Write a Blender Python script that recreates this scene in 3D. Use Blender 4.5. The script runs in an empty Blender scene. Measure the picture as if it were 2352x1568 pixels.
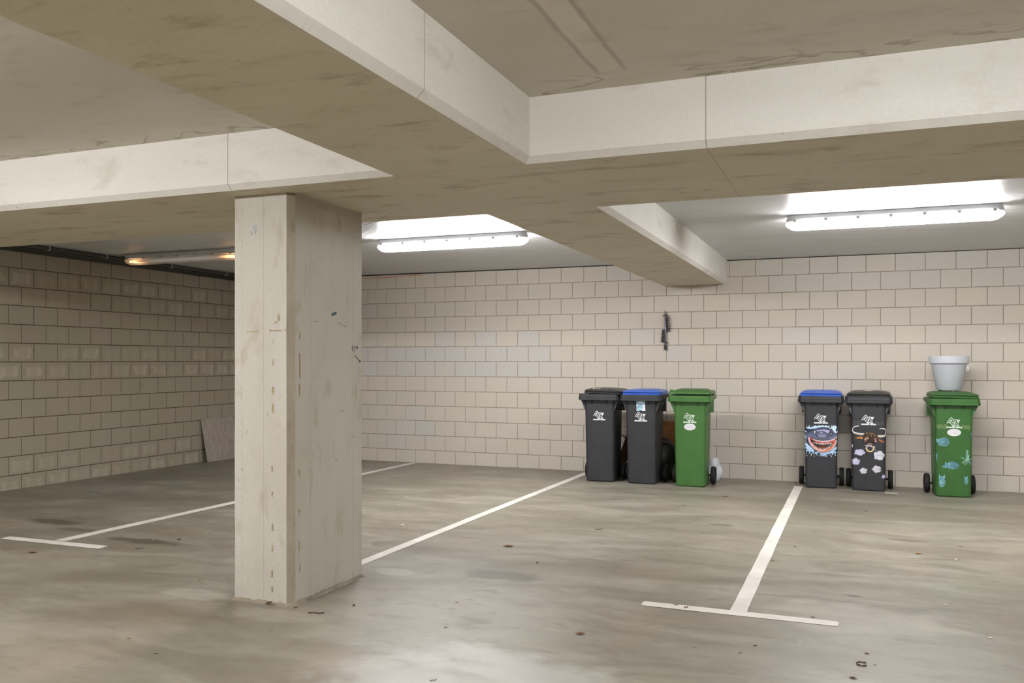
import bpy, bmesh, math, random
import numpy as np
from mathutils import Vector, Matrix
random.seed(7)
RNG = np.random.default_rng(11)
scene = bpy.context.scene
COL = scene.collection

# ------------------------------------------------------------------ layout
HC, YW, XL = 1.3853, 10.3747, -8.2898          # eye height, far wall, left wall
XR, YR = 7.6, -7.0                             # right and rear walls (outside the frame)
ZC, ZCF, ZS = 2.5676, 2.5876, 2.2834           # slab behind / in front of the cross beam, beam underside
BX0, BX1 = -2.190, -1.420                      # long beam
CY0, CY1 = 3.768, 5.008                        # cross beam
def fz(y): return 0.0052 * (YW - y)            # the floor falls gently to the far wall
def tilt(x, y): return 0.004 * (YW - y) - 0.001 * x
LAMPY = 7.475

def lin(c):
    def f(v):
        v /= 255.0
        return v / 12.92 if v <= 0.04045 else ((v + 0.055) / 1.055) ** 2.4
    return tuple(f(v) for v in c)

# ------------------------------------------------------------------ materials
class NT:
    def __init__(s, name):
        s.m = bpy.data.materials.new(name); s.m.use_nodes = True
        s.t = s.m.node_tree; s.t.nodes.clear()
        s.out = s.n('ShaderNodeOutputMaterial'); s.b = s.n('ShaderNodeBsdfPrincipled')
        s.l(s.b.outputs[0], s.out.inputs[0])
    def n(s, kind, **kw):
        nd = s.t.nodes.new(kind)
        for k, v in kw.items(): setattr(nd, k, v)
        return nd
    def l(s, a, b): s.t.links.new(a, b)
    def put(s, sock, v):
        if isinstance(v, bpy.types.NodeSocket): s.l(v, sock)
        else: sock.default_value = v
    def math(s, op, a, b=0.0, c=None, clamp=False):
        nd = s.n('ShaderNodeMath', operation=op, use_clamp=clamp)
        s.put(nd.inputs[0], a); s.put(nd.inputs[1], b)
        if c is not None: s.put(nd.inputs[2], c)
        return nd.outputs[0]
    def mix(s, f, a, b, blend='MIX'):
        nd = s.n('ShaderNodeMix', data_type='RGBA', blend_type=blend)
        s.put(nd.inputs[0], f)
        s.put(nd.inputs[6], a if isinstance(a, bpy.types.NodeSocket) else (*a[:3], 1))
        s.put(nd.inputs[7], b if isinstance(b, bpy.types.NodeSocket) else (*b[:3], 1))
        return nd.outputs[2]
    def pos(s): return s.n('ShaderNodeNewGeometry').outputs['Position']
    def obj(s): return s.n('ShaderNodeTexCoord').outputs['Object']
    def scaled(s, vec, sc, off=(0, 0, 0)):
        nd = s.n('ShaderNodeMapping'); s.l(vec, nd.inputs[0])
        nd.inputs['Scale'].default_value = sc; nd.inputs['Location'].default_value = off
        return nd.outputs[0]
    def noise(s, vec, scale, detail=4, rough=0.55, dist=0.0):
        nd = s.n('ShaderNodeTexNoise'); s.l(vec, nd.inputs['Vector'])
        nd.inputs['Scale'].default_value = scale; nd.inputs['Detail'].default_value = detail
        nd.inputs['Roughness'].default_value = rough; nd.inputs['Distortion'].default_value = dist
        return nd.outputs[0]
    def ramp(s, f, lo, hi, a=0.0, b=1.0):
        nd = s.n('ShaderNodeMapRange', clamp=True, interpolation_type='SMOOTHSTEP'); s.put(nd.inputs[0], f)
        for i, v in zip((1, 2, 3, 4), (lo, hi, a, b)): nd.inputs[i].default_value = v
        return nd.outputs[0]
    def bump(s, h, strength=0.2, dist=0.01):
        nd = s.n('ShaderNodeBump'); s.l(h, nd.inputs['Height'])
        nd.inputs['Strength'].default_value = strength; nd.inputs['Distance'].default_value = dist
        s.l(nd.outputs[0], s.b.inputs['Normal'])
    def fin(s, color, rough=0.6, spec=0.5, metal=0.0):
        s.put(s.b.inputs['Base Color'], color if isinstance(color, bpy.types.NodeSocket) else (*color[:3], 1))
        s.put(s.b.inputs['Roughness'], rough)
        s.b.inputs['Specular IOR Level'].default_value = spec
        s.b.inputs['Metallic'].default_value = metal
        return s.m

def simple(name, rgb, rough=0.6, spec=0.5, var=0.12, scale=30, bump=0.05, metal=0.0):
    t = NT(name); c = lin(rgb); o = t.obj()
    n = t.noise(o, scale, 3)
    col = t.mix(t.ramp(n, 0.3, 0.7), tuple(v * (1 - var) for v in c), tuple(min(1, v * (1 + var)) for v in c))
    if bump: t.bump(t.noise(o, scale * 12, 2), bump, 0.002)
    return t.fin(col, rough, spec, metal)

def concrete(name, base, dark, light, streak=(1, 1, 1), stain=0.5, rough=0.6, spec=0.35, extra=None):
    t = NT(name); p = t.pos()
    big = t.noise(t.scaled(p, streak), 1.1, 6, 0.62, 0.5)
    mid = t.noise(t.scaled(p, streak, (3.1, 7.7, 1.3)), 4.5, 6, 0.65, 0.3)
    fine = t.noise(p, 60, 4, 0.7)
    col = t.mix(t.ramp(big, 0.38, 0.68), lin(base), lin(light))
    col = t.mix(t.math('MULTIPLY', t.ramp(mid, 0.52, 0.72), stain), col, lin(dark))
    col = t.mix(t.ramp(fine, 0.3, 0.75, 0, 0.16), col, lin(dark))
    pits = t.noise(t.scaled(p, (1, 1, 1), (9, 2, 4)), 26, 2, 0.5)
    col = t.mix(t.ramp(pits, 0.74, 0.79, 0, 0.55), col, tuple(v * 0.45 for v in lin(dark)))
    if extra: col = extra(t, p, col)
    t.bump(t.math('ADD', t.math('MULTIPLY', fine, 0.4), mid), 0.12, 0.006)
    return t.fin(col, t.ramp(big, .3, .7, rough - .1, rough + .1), spec)

def sep(t, p):
    nd = t.n('ShaderNodeSeparateXYZ'); t.l(p, nd.inputs[0]); return nd.outputs

def seams(lines, half=0.004, strength=0.55, col=(96, 84, 66)):
    # lines: (axis, value) joints of the cast concrete
    def f(t, p, c):
        o = sep(t, p)
        for ax, v in lines:
            d = t.math('ABSOLUTE', t.math('SUBTRACT', o[ax], v))
            c = t.mix(t.math('MULTIPLY', t.ramp(d, half * 0.4, half, 1, 0), strength), c, lin(col))
        return c
    return f

def ceil_extra(t, p, c):
    o = sep(t, p)
    # pale patch left where a long fitting once hung
    wob = t.math('MULTIPLY', t.math('SUBTRACT', t.noise(p, 5, 3), 0.5), 0.03)
    dx = t.math('ABSOLUTE', t.math('ADD', t.math('SUBTRACT', o[0], -0.972), wob))
    m = t.math('MULTIPLY', t.ramp(dx, 0.045, 0.062, 1, 0), t.ramp(t.math('ADD', o[1], wob), 3.46, 3.56, 1, 0))
    edge = t.math('MULTIPLY', t.math('MULTIPLY', t.ramp(dx, 0.045, 0.058, 0, 1), t.ramp(dx, 0.062, 0.08, 1, 0)), t.ramp(o[1], 3.5, 3.6, 1, 0))
    c = t.mix(t.math('MULTIPLY', m, t.ramp(t.noise(p, 7, 4), 0.3, 0.7, 0.25, 0.8)), c, lin((214, 205, 192)))
    c = t.mix(t.math('MULTIPLY', edge, 0.4), c, lin((120, 105, 82)))
    # thin pale joint behind the lamps, damp rings along the beam
    d = t.math('ABSOLUTE', t.math('SUBTRACT', o[1], 8.46))
    c = t.mix(t.ramp(d, 0.002, 0.007, 0.6, 0), c, lin((225, 222, 214)))
    near = t.ramp(t.math('ABSOLUTE', t.math('SUBTRACT', o[1], CY0 - 0.06)), 0.02, 0.2, 1, 0)
    ring = t.noise(t.scaled(p, (1, 2.2, 1)), 3.2, 2, 0.5, 0.6)
    r = t.math('MULTIPLY', t.ramp(t.math('ABSOLUTE', t.math('SUBTRACT', ring, 0.56)), 0.006, 0.035, 1, 0), near)
    return t.mix(t.math('MULTIPLY', r, 0.55), c, lin((112, 96, 68)))

M = {}
M['beam'] = concrete('beam_concrete', (214, 210, 202), (182, 172, 154), (223, 220, 213), (0.7, 0.7, 1.6), 0.4, 0.6, 0.3,
                     seams([(0, -0.606), (0, -3.172), (1, 2.713), (1, 7.549)]))
M['soffit'] = concrete('beam_underside_bounce', (206, 198, 176), (156, 142, 112), (216, 209, 190), (0.55, 1.5, 1), 0.75, 0.55, 0.35,  # same concrete as the sides; tan base paints in floor-bounced light, plus stains
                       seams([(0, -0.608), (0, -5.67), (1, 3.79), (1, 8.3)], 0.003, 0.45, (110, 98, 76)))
M['ceiling'] = concrete('slab_concrete', (196, 190, 175), (164, 154, 132), (206, 201, 189), (0.6, 1.4, 1), 0.5, 0.42, 0.45, ceil_extra)
M['ceiling_lamplit'] = concrete('slab_concrete_lamplit', (207, 208, 209), (176, 175, 172), (218, 219, 221), (0.35, 2.2, 1), 0.5, 0.40, 0.5, ceil_extra)  # same slab; paler, greyer colour paints in the direct lamp light
M['pillar'] = concrete('pillar_concrete', (180, 175, 163), (152, 139, 114), (188, 184, 174), (1.6, 1.6, 0.7), 0.55, 0.62, 0.3, seams([(0, -3.072), (0, -3.222), (1, 4.562), (1, 4.12)], 0.0024, 0.32, (116, 102, 80)))
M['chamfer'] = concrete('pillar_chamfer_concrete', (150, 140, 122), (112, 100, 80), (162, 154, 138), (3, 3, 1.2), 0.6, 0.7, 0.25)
M['grout'] = concrete('foot_grout', (136, 126, 110), (80, 70, 54), (156, 148, 134), (4, 4, 4), 0.7, 0.8, 0.2)

def floor_mat():
    t = NT('polished_floor_concrete'); p = t.pos(); o = sep(t, p)
    big = t.noise(t.scaled(p, (0.8, 1.2, 1)), 0.55, 5, 0.6, 0.8)
    mid = t.noise(t.scaled(p, (0.75, 1.9, 1), (4.2, 1.1, 0)), 1.7, 7, 0.66, 0.6)
    sml = t.noise(t.scaled(p, (0.9, 1.5, 1), (1.2, 8.1, 0)), 5.5, 6, 0.66, 0.3)
    fine = t.noise(p, 90, 3, 0.7)
    c = t.mix(t.ramp(big, 0.33, 0.68), lin((127, 121, 107)), lin((151, 145, 132)))
    c = t.mix(t.ramp(mid, 0.36, 0.62, 0.5, 0), c, lin((104, 96, 82)))
    c = t.mix(t.ramp(mid, 0.56, 0.72, 0, 0.4), c, lin((168, 162, 150)))
    c = t.mix(t.ramp(sml, 0.54, 0.72, 0, 0.5), c, lin((106, 96, 82)))
    hue = t.noise(t.scaled(p, (1, 1, 1), (17, 3, 0)), 1.3, 4, 0.6, 0.4)
    c = t.mix(t.ramp(hue, 0.5, 0.68, 0, 0.3), c, lin((150, 132, 118)))
    c = t.mix(t.ramp(hue, 0.28, 0.48, 0.28, 0), c, lin((130, 132, 112)))
    c = t.mix(t.ramp(fine, 0.3, 0.7, 0, 0.14), c, lin((104, 96, 82)))
    wob = t.math('MULTIPLY', t.math('SUBTRACT', t.noise(p, 4.2, 5, 0.6), 0.5), 1.6)
    def spot(x, y, rx, ry, amt, col):
        nonlocal c
        dx = t.math('DIVIDE', t.math('SUBTRACT', o[0], x), rx); dy = t.math('DIVIDE', t.math('SUBTRACT', o[1], y), ry)
        d = t.math('ADD', t.math('SQRT', t.math('ADD', t.math('MULTIPLY', dx, dx), t.math('MULTIPLY', dy, dy))), wob)
        c = t.mix(t.ramp(d, 0.6, 1.15, amt, 0), c, lin(col))
    for s in ((-2.05, 5.02, .26, .13, .8, (92, 90, 80)), (-4.98, 4.98, .34, .09, .75, (74, 68, 54)), (-6.3, 5.3, .3, .1, .75, (72, 66, 54)),
              (-5.8, 5.12, .25, .07, .6, (80, 74, 60)), (-4.35, 6.6, .3, .16, .35, (100, 92, 78)), (-1.3, 4.9, .25, .12, .35, (104, 98, 82)),
              (0.62, 6.9, .5, .35, .35, (108, 98, 84)), (-6.2, 6.6, 1.0, .35, .4, (104, 96, 82)), (-5.2, 7.6, .8, .5, .35, (100, 93, 80)),
              (-0.95, 6.1, .5, .2, .3, (110, 102, 86)), (-3.4, 3.55, .3, .2, .35, (128, 112, 94)), (-3.55, 3.95, .26, .1, .35, (184, 178, 166)),
              (-2.86, 3.78, .3, .12, .3, (180, 174, 162)), (-2.75, 4.85, .16, .08, .4, (184, 178, 166)), (0.0, 4.9, .5, .3, .4, (172, 165, 152)),
              (0.9, 8.6, 1.4, .4, .3, (104, 96, 82)), (-1.5, 3.3, .7, .45, .5, (180, 178, 172)), (0.2, 3.6, .5, .3, .35, (172, 168, 160))):
        spot(*s)
    for s in (( -0.02, 5.35, .05, .02, .8, (78, 70, 58)), (-1.05, 7.3, .12, .05, .7, (92, 88, 70)), (0.35, 7.2, .16, .05, .6, (98, 88, 74))): spot(*s)
    rgh = t.math('ADD', t.ramp(mid, 0.3, 0.7, 0.36, 0.5), t.ramp(sml, 0.4, 0.7, 0.0, 0.08))
    t.bump(t.math('ADD', t.math('MULTIPLY', sml, 1.0), t.math('MULTIPLY', fine, 0.18)), 0.08, 0.012)
    return t.fin(c, rgh, 0.42)
M['floor'] = floor_mat()

def block_mat(name, base, warm, cool, frame):
    t = NT(name); a = t.n('ShaderNodeVertexColor', layer_name='tint'); sc = t.n('ShaderNodeSeparateColor'); t.l(a.outputs[0], sc.inputs[0])
    uv = t.n('ShaderNodeUVMap', uv_map='blk').outputs[0]; p = t.pos(); u = sep(t, uv)
    c = t.mix(sc.outputs[0], lin(base), lin(warm))
    c = t.mix(t.math('MULTIPLY', sc.outputs[1], 0.9), c, lin(cool))
    wob = t.math('MULTIPLY', t.math('SUBTRACT', t.noise(p, 7, 3), 0.5), 0.5)
    dx = t.math('ADD', t.math('ABSOLUTE', t.math('SUBTRACT', u[0], 0.5)), wob)
    dy = t.math('ADD', t.math('ABSOLUTE', t.math('SUBTRACT', u[1], 0.45)), wob)
    m = t.math('MULTIPLY', t.ramp(dx, 0.26, 0.4, 1, 0), t.ramp(dy, 0.22, 0.36, 1, 0))
    inner = t.math('MULTIPLY', t.ramp(dx, 0.08, 0.33, 0.35, 1), m)
    c = t.mix(t.math('MULTIPLY', t.math('MULTIPLY', inner, sc.outputs[2]), 0.85), c, lin(frame))
    speck = t.noise(p, 140, 3, 0.6); blot = t.noise(p, 2.6, 6, 0.65, 0.4)
    c = t.mix(t.ramp(speck, 0.45, 0.75, 0, 0.16), c, tuple(v * 0.55 for v in lin(base)))
    c = t.mix(t.ramp(blot, 0.6, 0.78, 0, 0.22), c, tuple(v * 0.6 for v in lin(base)))
    t.bump(t.math('ADD', speck, t.noise(p, 9, 3)), 0.1, 0.004)
    return t.fin(c, 0.85, 0.2)
M['block'] = block_mat('wall_block', (196, 188, 176), (199, 189, 176), (190, 190, 189), (205, 198, 185))
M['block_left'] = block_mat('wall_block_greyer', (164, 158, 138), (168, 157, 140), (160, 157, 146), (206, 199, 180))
M['mortar'] = simple('mortar', (156, 146, 132), 0.9, 0.2, 0.15, 20)
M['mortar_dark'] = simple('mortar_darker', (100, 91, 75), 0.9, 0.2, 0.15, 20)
M['gap'] = simple('shadow_gap_dark', (58, 56, 52), 0.8, 0.2, 0.1)
M['paint'] = None
t = NT('white_line_paint'); p = t.pos()
cc = t.mix(t.ramp(t.noise(p, 3, 5, 0.6), 0.35, 0.7), lin((205, 199, 190)), lin((224, 219, 211)))
cc = t.mix(t.ramp(t.noise(p, 34, 5, 0.7), 0.62, 0.74, 0, 0.35), cc, lin((160, 150, 136)))
M['paint'] = t.fin(cc, 0.5, 0.4)

def plastic(name, rgb, rough=0.45, var=0.15, spec=0.5):
    t = NT(name); o = t.obj(); c = lin(rgb)
    n = t.noise(o, 7, 5, 0.65); f = t.noise(o, 160, 2)
    col = t.mix(t.ramp(n, 0.3, 0.7), tuple(v * (1 - var) for v in c), tuple(v * (1 + var) for v in c))
    scr = t.noise(t.scaled(o, (3, 3, 30)), 5, 4, 0.7)
    col = t.mix(t.ramp(scr, 0.7, 0.82, 0, 0.22), col, lin((170, 170, 168)))
    t.bump(f, 0.12, 0.0015)
    return t.fin(col, t.ramp(n, 0.3, 0.7, rough - 0.06, rough + 0.08), spec)
M['charcoal'] = plastic('charcoal_plastic', (43, 44, 48), 0.5)
M['charcoal_lid'] = plastic('black_lid_plastic', (40, 40, 40), 0.34)
M['green'] = plastic('green_plastic', (62, 104, 48), 0.42, 0.08)
M['green_dark'] = plastic('dark_green_plastic', (50, 94, 40), 0.45, 0.10)
M['blue'] = plastic('blue_plastic', (52, 94, 192), 0.3, 0.06)
M['rubber'] = simple('tyre_rubber', (30, 30, 29), 0.7, 0.3, 0.2)
M['axle'] = simple('axle_steel', (70, 70, 70), 0.4, 0.5, 0.1, metal=0.6)
M['pot'] = simple('grey_pot_plastic', (184, 187, 193), 0.55, 0.4, 0.03, 60, 0.12)
M['tag'] = simple('clear_hook_plastic', (225, 225, 222), 0.3, 0.5, 0.05)
M['pipe'] = simple('dark_conduit', (62, 60, 54), 0.5, 0.4, 0.2)
M['clip'] = simple('grey_clip', (176, 174, 166), 0.5, 0.4, 0.08)
M['housing'] = simple('lamp_housing_grey', (205, 205, 208), 0.5, 0.4, 0.04)
M['steel'] = simple('grey_steel_rod', (128, 126, 140), 0.3, 0.6, 0.08, metal=0.5)
M['black'] = simple('black_plastic', (34, 34, 33), 0.5, 0.4, 0.2)
M['orange'] = simple('orange_cable', (214, 136, 108), 0.6, 0.3, 0.1)
M['web'] = simple('cobweb_thread', (226, 222, 210), 0.7, 0.2, 0.05)
M['ink'] = simple('marker_ink', (46, 44, 66), 0.6, 0.2, 0.1)
M['bag'] = simple('white_bag_film', (200, 200, 205), 0.4, 0.5, 0.05)
M['bag_black'] = simple('black_bag_film', (20, 19, 17), 0.4, 0.4, 0.2)
M['navy'] = simple('dark_blue_plastic', (40, 56, 92), 0.4, 0.4, 0.1)
M['plank'] = simple('dark_brown_wood', (58, 42, 28), 0.6, 0.3, 0.25, 12)
M['hardboard'] = simple('brown_hardboard', (150, 102, 58), 0.55, 0.4, 0.15, 6)
M['leaf_red'] = simple('red_brown_leaf', (116, 84, 62), 0.75, 0.2, 0.3, 60)
M['leaf_tan'] = simple('tan_leaf', (158, 122, 86), 0.75, 0.2, 0.3, 60)
M['leaf_dark'] = simple('dark_leaf', (78, 66, 48), 0.75, 0.2, 0.3, 60)
M['paper'] = simple('white_paper_scrap', (228, 224, 214), 0.7, 0.2, 0.05)
t = NT('grey_board'); o = t.obj()
w = t.noise(t.scaled(o, (2.0, 2.0, 0.5)), 14, 5, 0.6, 0.8)
t.bump(w, 0.08, 0.002)
M['board'] = t.fin(t.mix(t.ramp(w, 0.3, 0.7), lin((158, 148, 138)), lin((178, 168, 158))), 0.6, 0.3)

def emit(name, rgb, strength, edge=None):
    t = NT(name); t.b.inputs['Base Color'].default_value = (0.85, 0.85, 0.85, 1)
    t.b.inputs['Emission Color'].default_value = (*rgb, 1); t.b.inputs['Emission Strength'].default_value = strength
    t.b.inputs['Roughness'].default_value = 0.35
    return t.m
LAMP = 121.0
M['diffuser'] = emit('lit_diffuser', (0.985, 0.985, 1.0), LAMP)
M['diffuser_front'] = emit('lit_diffuser_brighter', (0.985, 0.985, 1.0), LAMP * 1.5)
M['housing_glow'] = emit('housing_added_glow', (0.95, 0.96, 1.0), 0.09)  # faint glow added in place of light reaching the grey housing
M['housing_glow'].node_tree.nodes['Principled BSDF'].inputs['Base Color'].default_value = (.55, .55, .57, 1)
M['diffuser_end'] = emit('diffuser_end_cap', (1.0, 0.98, 0.97), 3.0)
# failing lamp: dim milky cover, two tubes that glow orange at their ends only
t = NT('unlit_diffuser'); tr = t.n('ShaderNodeBsdfTransparent'); mx = t.n('ShaderNodeMixShader')
t.fin((0.74, 0.71, 0.67), 0.35, 0.5); mx.inputs[0].default_value = 0.68
t.l(tr.outputs[0], mx.inputs[1]); t.l(t.b.outputs[0], mx.inputs[2]); t.l(mx.outputs[0], t.out.inputs[0])
M['diffuser_dim'] = t.m
t = NT('glowing_tube_ends'); o = sep(t, t.obj())
d = t.math('SUBTRACT', 0.70, t.math('ABSOLUTE', o[0]))
g = t.math('POWER', t.ramp(d, 0.0, 0.26, 1, 0), 2.2)
t.fin((0.75, 0.72, 0.68), 0.4)
t.l(t.mix(t.ramp(d, 0.1, 0.34), t.mix(t.ramp(d, 0, 0.14), (1.0, 0.60, 0.28), (1.0, 0.42, 0.15)), (0.92, 0.88, 0.80)), t.b.inputs['Emission Color'])
t.l(t.math('ADD', t.math('MULTIPLY', g, 6.0), 0.30), t.b.inputs['Emission Strength'])
M['tube'] = t.m
t = NT('printed_decal'); a = t.n('ShaderNodeVertexColor', layer_name='Col')
M['decal'] = t.fin(a.outputs[0], 0.4, 0.4)

# ------------------------------------------------------------------ mesh helpers
def link(name, me, mat=None, parent=None, smooth=False):
    o = bpy.data.objects.new(name, me); COL.objects.link(o)
    if mat:
        for m in (mat if isinstance(mat, (list, tuple)) else [mat]): me.materials.append(m)
    if smooth:
        for pl in me.polygons: pl.use_smooth = True
    if parent: o.parent = parent
    return o

def from_bm(name, bm, mat, parent=None, smooth=False, angle=None):
    bmesh.ops.recalc_face_normals(bm, faces=bm.faces)
    me = bpy.data.meshes.new(name); bm.to_mesh(me); bm.free()
    if angle is not None:
        me.polygons.foreach_set('use_smooth', [True] * len(me.polygons))
        me.set_sharp_from_angle(angle=math.radians(angle))
        smooth = False
    return link(name, me, mat, parent, smooth)

def thing(name, label, cat, loc=(0, 0, 0), rz=0.0, group=None):
    o = bpy.data.objects.new(name, None); COL.objects.link(o)
    o.empty_display_size = 0.1; o.location = loc; o.rotation_euler = (0, 0, rz)
    return tag(o, label, cat, group)
def tag(o, label, cat, group=None):
    o['label'] = label; o['category'] = cat
    if group: o['group'] = group
    return o
def struct(o, label=None):
    o['kind'] = 'structure'
    if label: o['label'] = label
    return o

def box(bm, x0, x1, y0, y1, z0, z1, mi=0, f=None):
    vs = []
    for z in (z0, z1):
        for x, y in ((x0, y0), (x1, y0), (x1, y1), (x0, y1)):
            v = Vector((x, y, z)); vs.append(bm.verts.new(f(v) if f else v))
    for q in ((3, 2, 1, 0), (4, 5, 6, 7), (0, 1, 5, 4), (1, 2, 6, 5), (2, 3, 7, 6), (3, 0, 4, 7)):
        fc = bm.faces.new([vs[i] for i in q]); fc.material_index = mi
    return vs

def loft(bm, rings, cap0=True, cap1=True, closed=True, mi=0):
    vr = [[bm.verts.new(p) for p in r] for r in rings]
    n = len(vr[0])
    for a, b in zip(vr[:-1], vr[1:]):
        for i in range(n if closed else n - 1):
            j = (i + 1) % n
            fc = bm.faces.new((a[i], a[j], b[j], b[i])); fc.material_index = mi
    if cap0: bm.faces.new(vr[0][::-1]).material_index = mi
    if cap1: bm.faces.new(vr[-1]).material_index = mi
    return vr

def rrect(hx, y0, y1, z, r, seg=5):
    out = []
    for cx, cy, a0 in ((hx - r, y0 + r, -90), (hx - r, y1 - r, 0), (-hx + r, y1 - r, 90), (-hx + r, y0 + r, 180)):
        for i in range(seg + 1):
            a = math.radians(a0 + 90 * i / seg)
            out.append(Vector((cx + r * math.cos(a), cy + r * math.sin(a), z)))
    return out

def tube(bm, pts, r, n=8, mi=0, cap=True):
    pts = [Vector(p) for p in pts]; rings = []
    up = Vector((0, 0, 1)); prev = None
    for i, p in enumerate(pts):
        d = (pts[min(i + 1, len(pts) - 1)] - pts[max(i - 1, 0)]).normalized()
        if prev is None:
            a = d.cross(up if abs(d.z) < 0.9 else Vector((1, 0, 0))).normalized()
        else:
            a = (prev - d * prev.dot(d)).normalized()
        prev = a; b = d.cross(a)
        rings.append([p + a * (r * math.cos(2 * math.pi * k / n)) + b * (r * math.sin(2 * math.pi * k / n)) for k in range(n)])
    loft(bm, rings, cap, cap, True, mi)

def lathe(bm, prof, n=32, axis='Z', off=(0, 0, 0), mi=0, cap0=False, cap1=False):
    rings = []
    for r, h in prof:
        ring = []
        for k in range(n):
            a = 2 * math.pi * k / n; c, s = r * math.cos(a), r * math.sin(a)
            ring.append(Vector((c, s, h) if axis == 'Z' else (h, c, s)) + Vector(off))
        rings.append(ring)
    loft(bm, rings, cap0, cap1, True, mi)

# ------------------------------------------------------------------ room shell
def block_wall(name, axis, fixed, lo, hi, zlo, ztop, origin, pitch, phase12, inward, mat, stain=None, cool=None):
    """Blocks 298 x 200 with raked joints; axis 0 runs along x, axis 1 along y."""
    J, D = 0.0036, 0.005
    verts, faces, mats, uvs, tints = [], [], [], [], []
    rng = random.Random(hash(name) % 1000 if False else len(name) * 7)
    def P(a, z, d):
        return (a, fixed + inward * d, z) if axis == 0 else (fixed + inward * d, a, z)
    def quad(pts, mi, uv, tint):
        i = len(verts); verts.extend(pts); faces.append((i, i + 1, i + 2, i + 3)); mats.append(mi); uvs.extend(uv); tints.extend([tint] * 4)
    Z4 = [(0, 0)] * 4
    a0, a1 = lo, hi
    quad([P(a0, zlo, -D), P(a1, zlo, -D), P(a1, 2.7, -D), P(a0, 2.7, -D)], 1, Z4, (0, 0, 0, 1))
    n = 0
    while True:
        zb = -0.03 + 0.2 * n; zt = zb + 0.2
        if zb > ztop: break
        ph = origin + (0 if n % 2 == phase12 else pitch / 2)
        k = math.floor((lo - ph) / pitch)
        while ph + k * pitch < hi:
            l, r = ph + k * pitch, ph + (k + 1) * pitch
            k += 1
            l2, r2, b2, t2 = max(l + J, lo), min(r - J, hi), max(zb + J, zlo), min(zt - J, ztop)
            if r2 - l2 < 0.01 or t2 - b2 < 0.01: continue
            tint = (rng.random(), (cool(n, (l + r) / 2, rng) if cool else rng.random() * 0.15), (stain(n, (l + r) / 2, rng) if stain else rng.random() ** 6 * 0.3), 1)
            e = 0.0022
            f = [P(l2 + e, b2 + e, 0), P(r2 - e, b2 + e, 0), P(r2 - e, t2 - e, 0), P(l2 + e, t2 - e, 0)]
            g = [P(l2, b2, -D), P(r2, b2, -D), P(r2, t2, -D), P(l2, t2, -D)]
            U = [(0, 0), (1, 0), (1, 1), (0, 1)]
            quad(f, 0, U, tint)
            for i in range(4):
                j = (i + 1) % 4
                quad([g[i], g[j], f[j], f[i]], 0, [U[i], U[j], U[j], U[i]], tint)
        n += 1
    me = bpy.data.meshes.new(name); me.from_pydata(verts, [], faces)
    me.polygons.foreach_set('material_index', mats)
    uvl = me.uv_layers.new(name='blk'); uvl.data.foreach_set('uv', [c for u in uvs for c in u])
    ca = me.color_attributes.new('tint', 'FLOAT_COLOR', 'CORNER'); ca.data.foreach_set('color', [c for t_ in tints for c in t_])
    bm = bmesh.new(); bm.from_mesh(me)
    # face the room
    bm.normal_update()
    want = Vector((0, inward, 0)) if axis == 0 else Vector((inward, 0, 0))
    for fc in bm.faces:
        if fc.normal.dot(want) < -1e-4: fc.normal_flip()
    bm.to_mesh(me); bm.free()
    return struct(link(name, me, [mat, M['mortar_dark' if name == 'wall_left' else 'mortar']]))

def cool_back(n, x, rng):
    if n in (6, 7) and -6.5 < x < -3.6: return 0.25 + 0.45 * rng.random()
    if n in (12, 11) and x > -1: return 0.2 + 0.3 * rng.random()
    if n == 8 and rng.random() < 0.12: return 0.5
    return 0.12 * rng.random() + (0.35 if rng.random() < 0.03 else 0)
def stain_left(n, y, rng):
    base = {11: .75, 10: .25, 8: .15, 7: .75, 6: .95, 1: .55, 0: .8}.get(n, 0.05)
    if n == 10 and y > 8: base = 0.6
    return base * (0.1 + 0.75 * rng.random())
block_wall('wall_back', 0, YW, XL, XR, -0.02, 2.562, -6.1648, 0.2982, 0, -1, M['block'], cool=cool_back)
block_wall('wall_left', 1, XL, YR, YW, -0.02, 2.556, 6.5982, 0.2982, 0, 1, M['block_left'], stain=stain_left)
block_wall('wall_right', 1, XR, YR, YW, -0.02, 2.556, 6.5, 0.2982, 0, -1, M['block'])
block_wall('wall_rear', 0, YR, XL, XR, -0.02, 2.60, -6.1, 0.2982, 0, 1, M['block'])

bm = bmesh.new()
for (x, y) in ((XL - .1, YR - .1), (XR + .1, YR - .1), (XR + .1, YW + .1), (XL - .1, YW + .1)): bm.verts.new((x, y, fz(y)))
bm.verts.ensure_lookup_table(); bm.faces.new(bm.verts)
fl = struct(from_bm('floor', bm, M['floor']), 'grey polished concrete garage floor with stains')

def shear(v): return Vector((v.x, v.y, v.z + tilt(v.x, v.y)))
bm = bmesh.new()
for x0, x1, y0, y1, z in ((XL - .1, BX0 + .1, YR - .1, CY0 + .1, ZCF), (BX1 - .1, XR + .1, YR - .1, CY0 + .1, ZCF),
                          (XL - .1, BX0 + .1, CY1 - .1, YW + .1, ZC), (BX1 - .1, XR + .1, CY1 - .1, YW + .1, ZC)):
    box(bm, x0, x1, y0, y1, z, z + 0.2, 1 if y0 > 4 else 0, shear)
struct(from_bm('ceiling', bm, [M['ceiling'], M['ceiling_lamplit']]), 'bare concrete slab between the beams')

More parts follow.
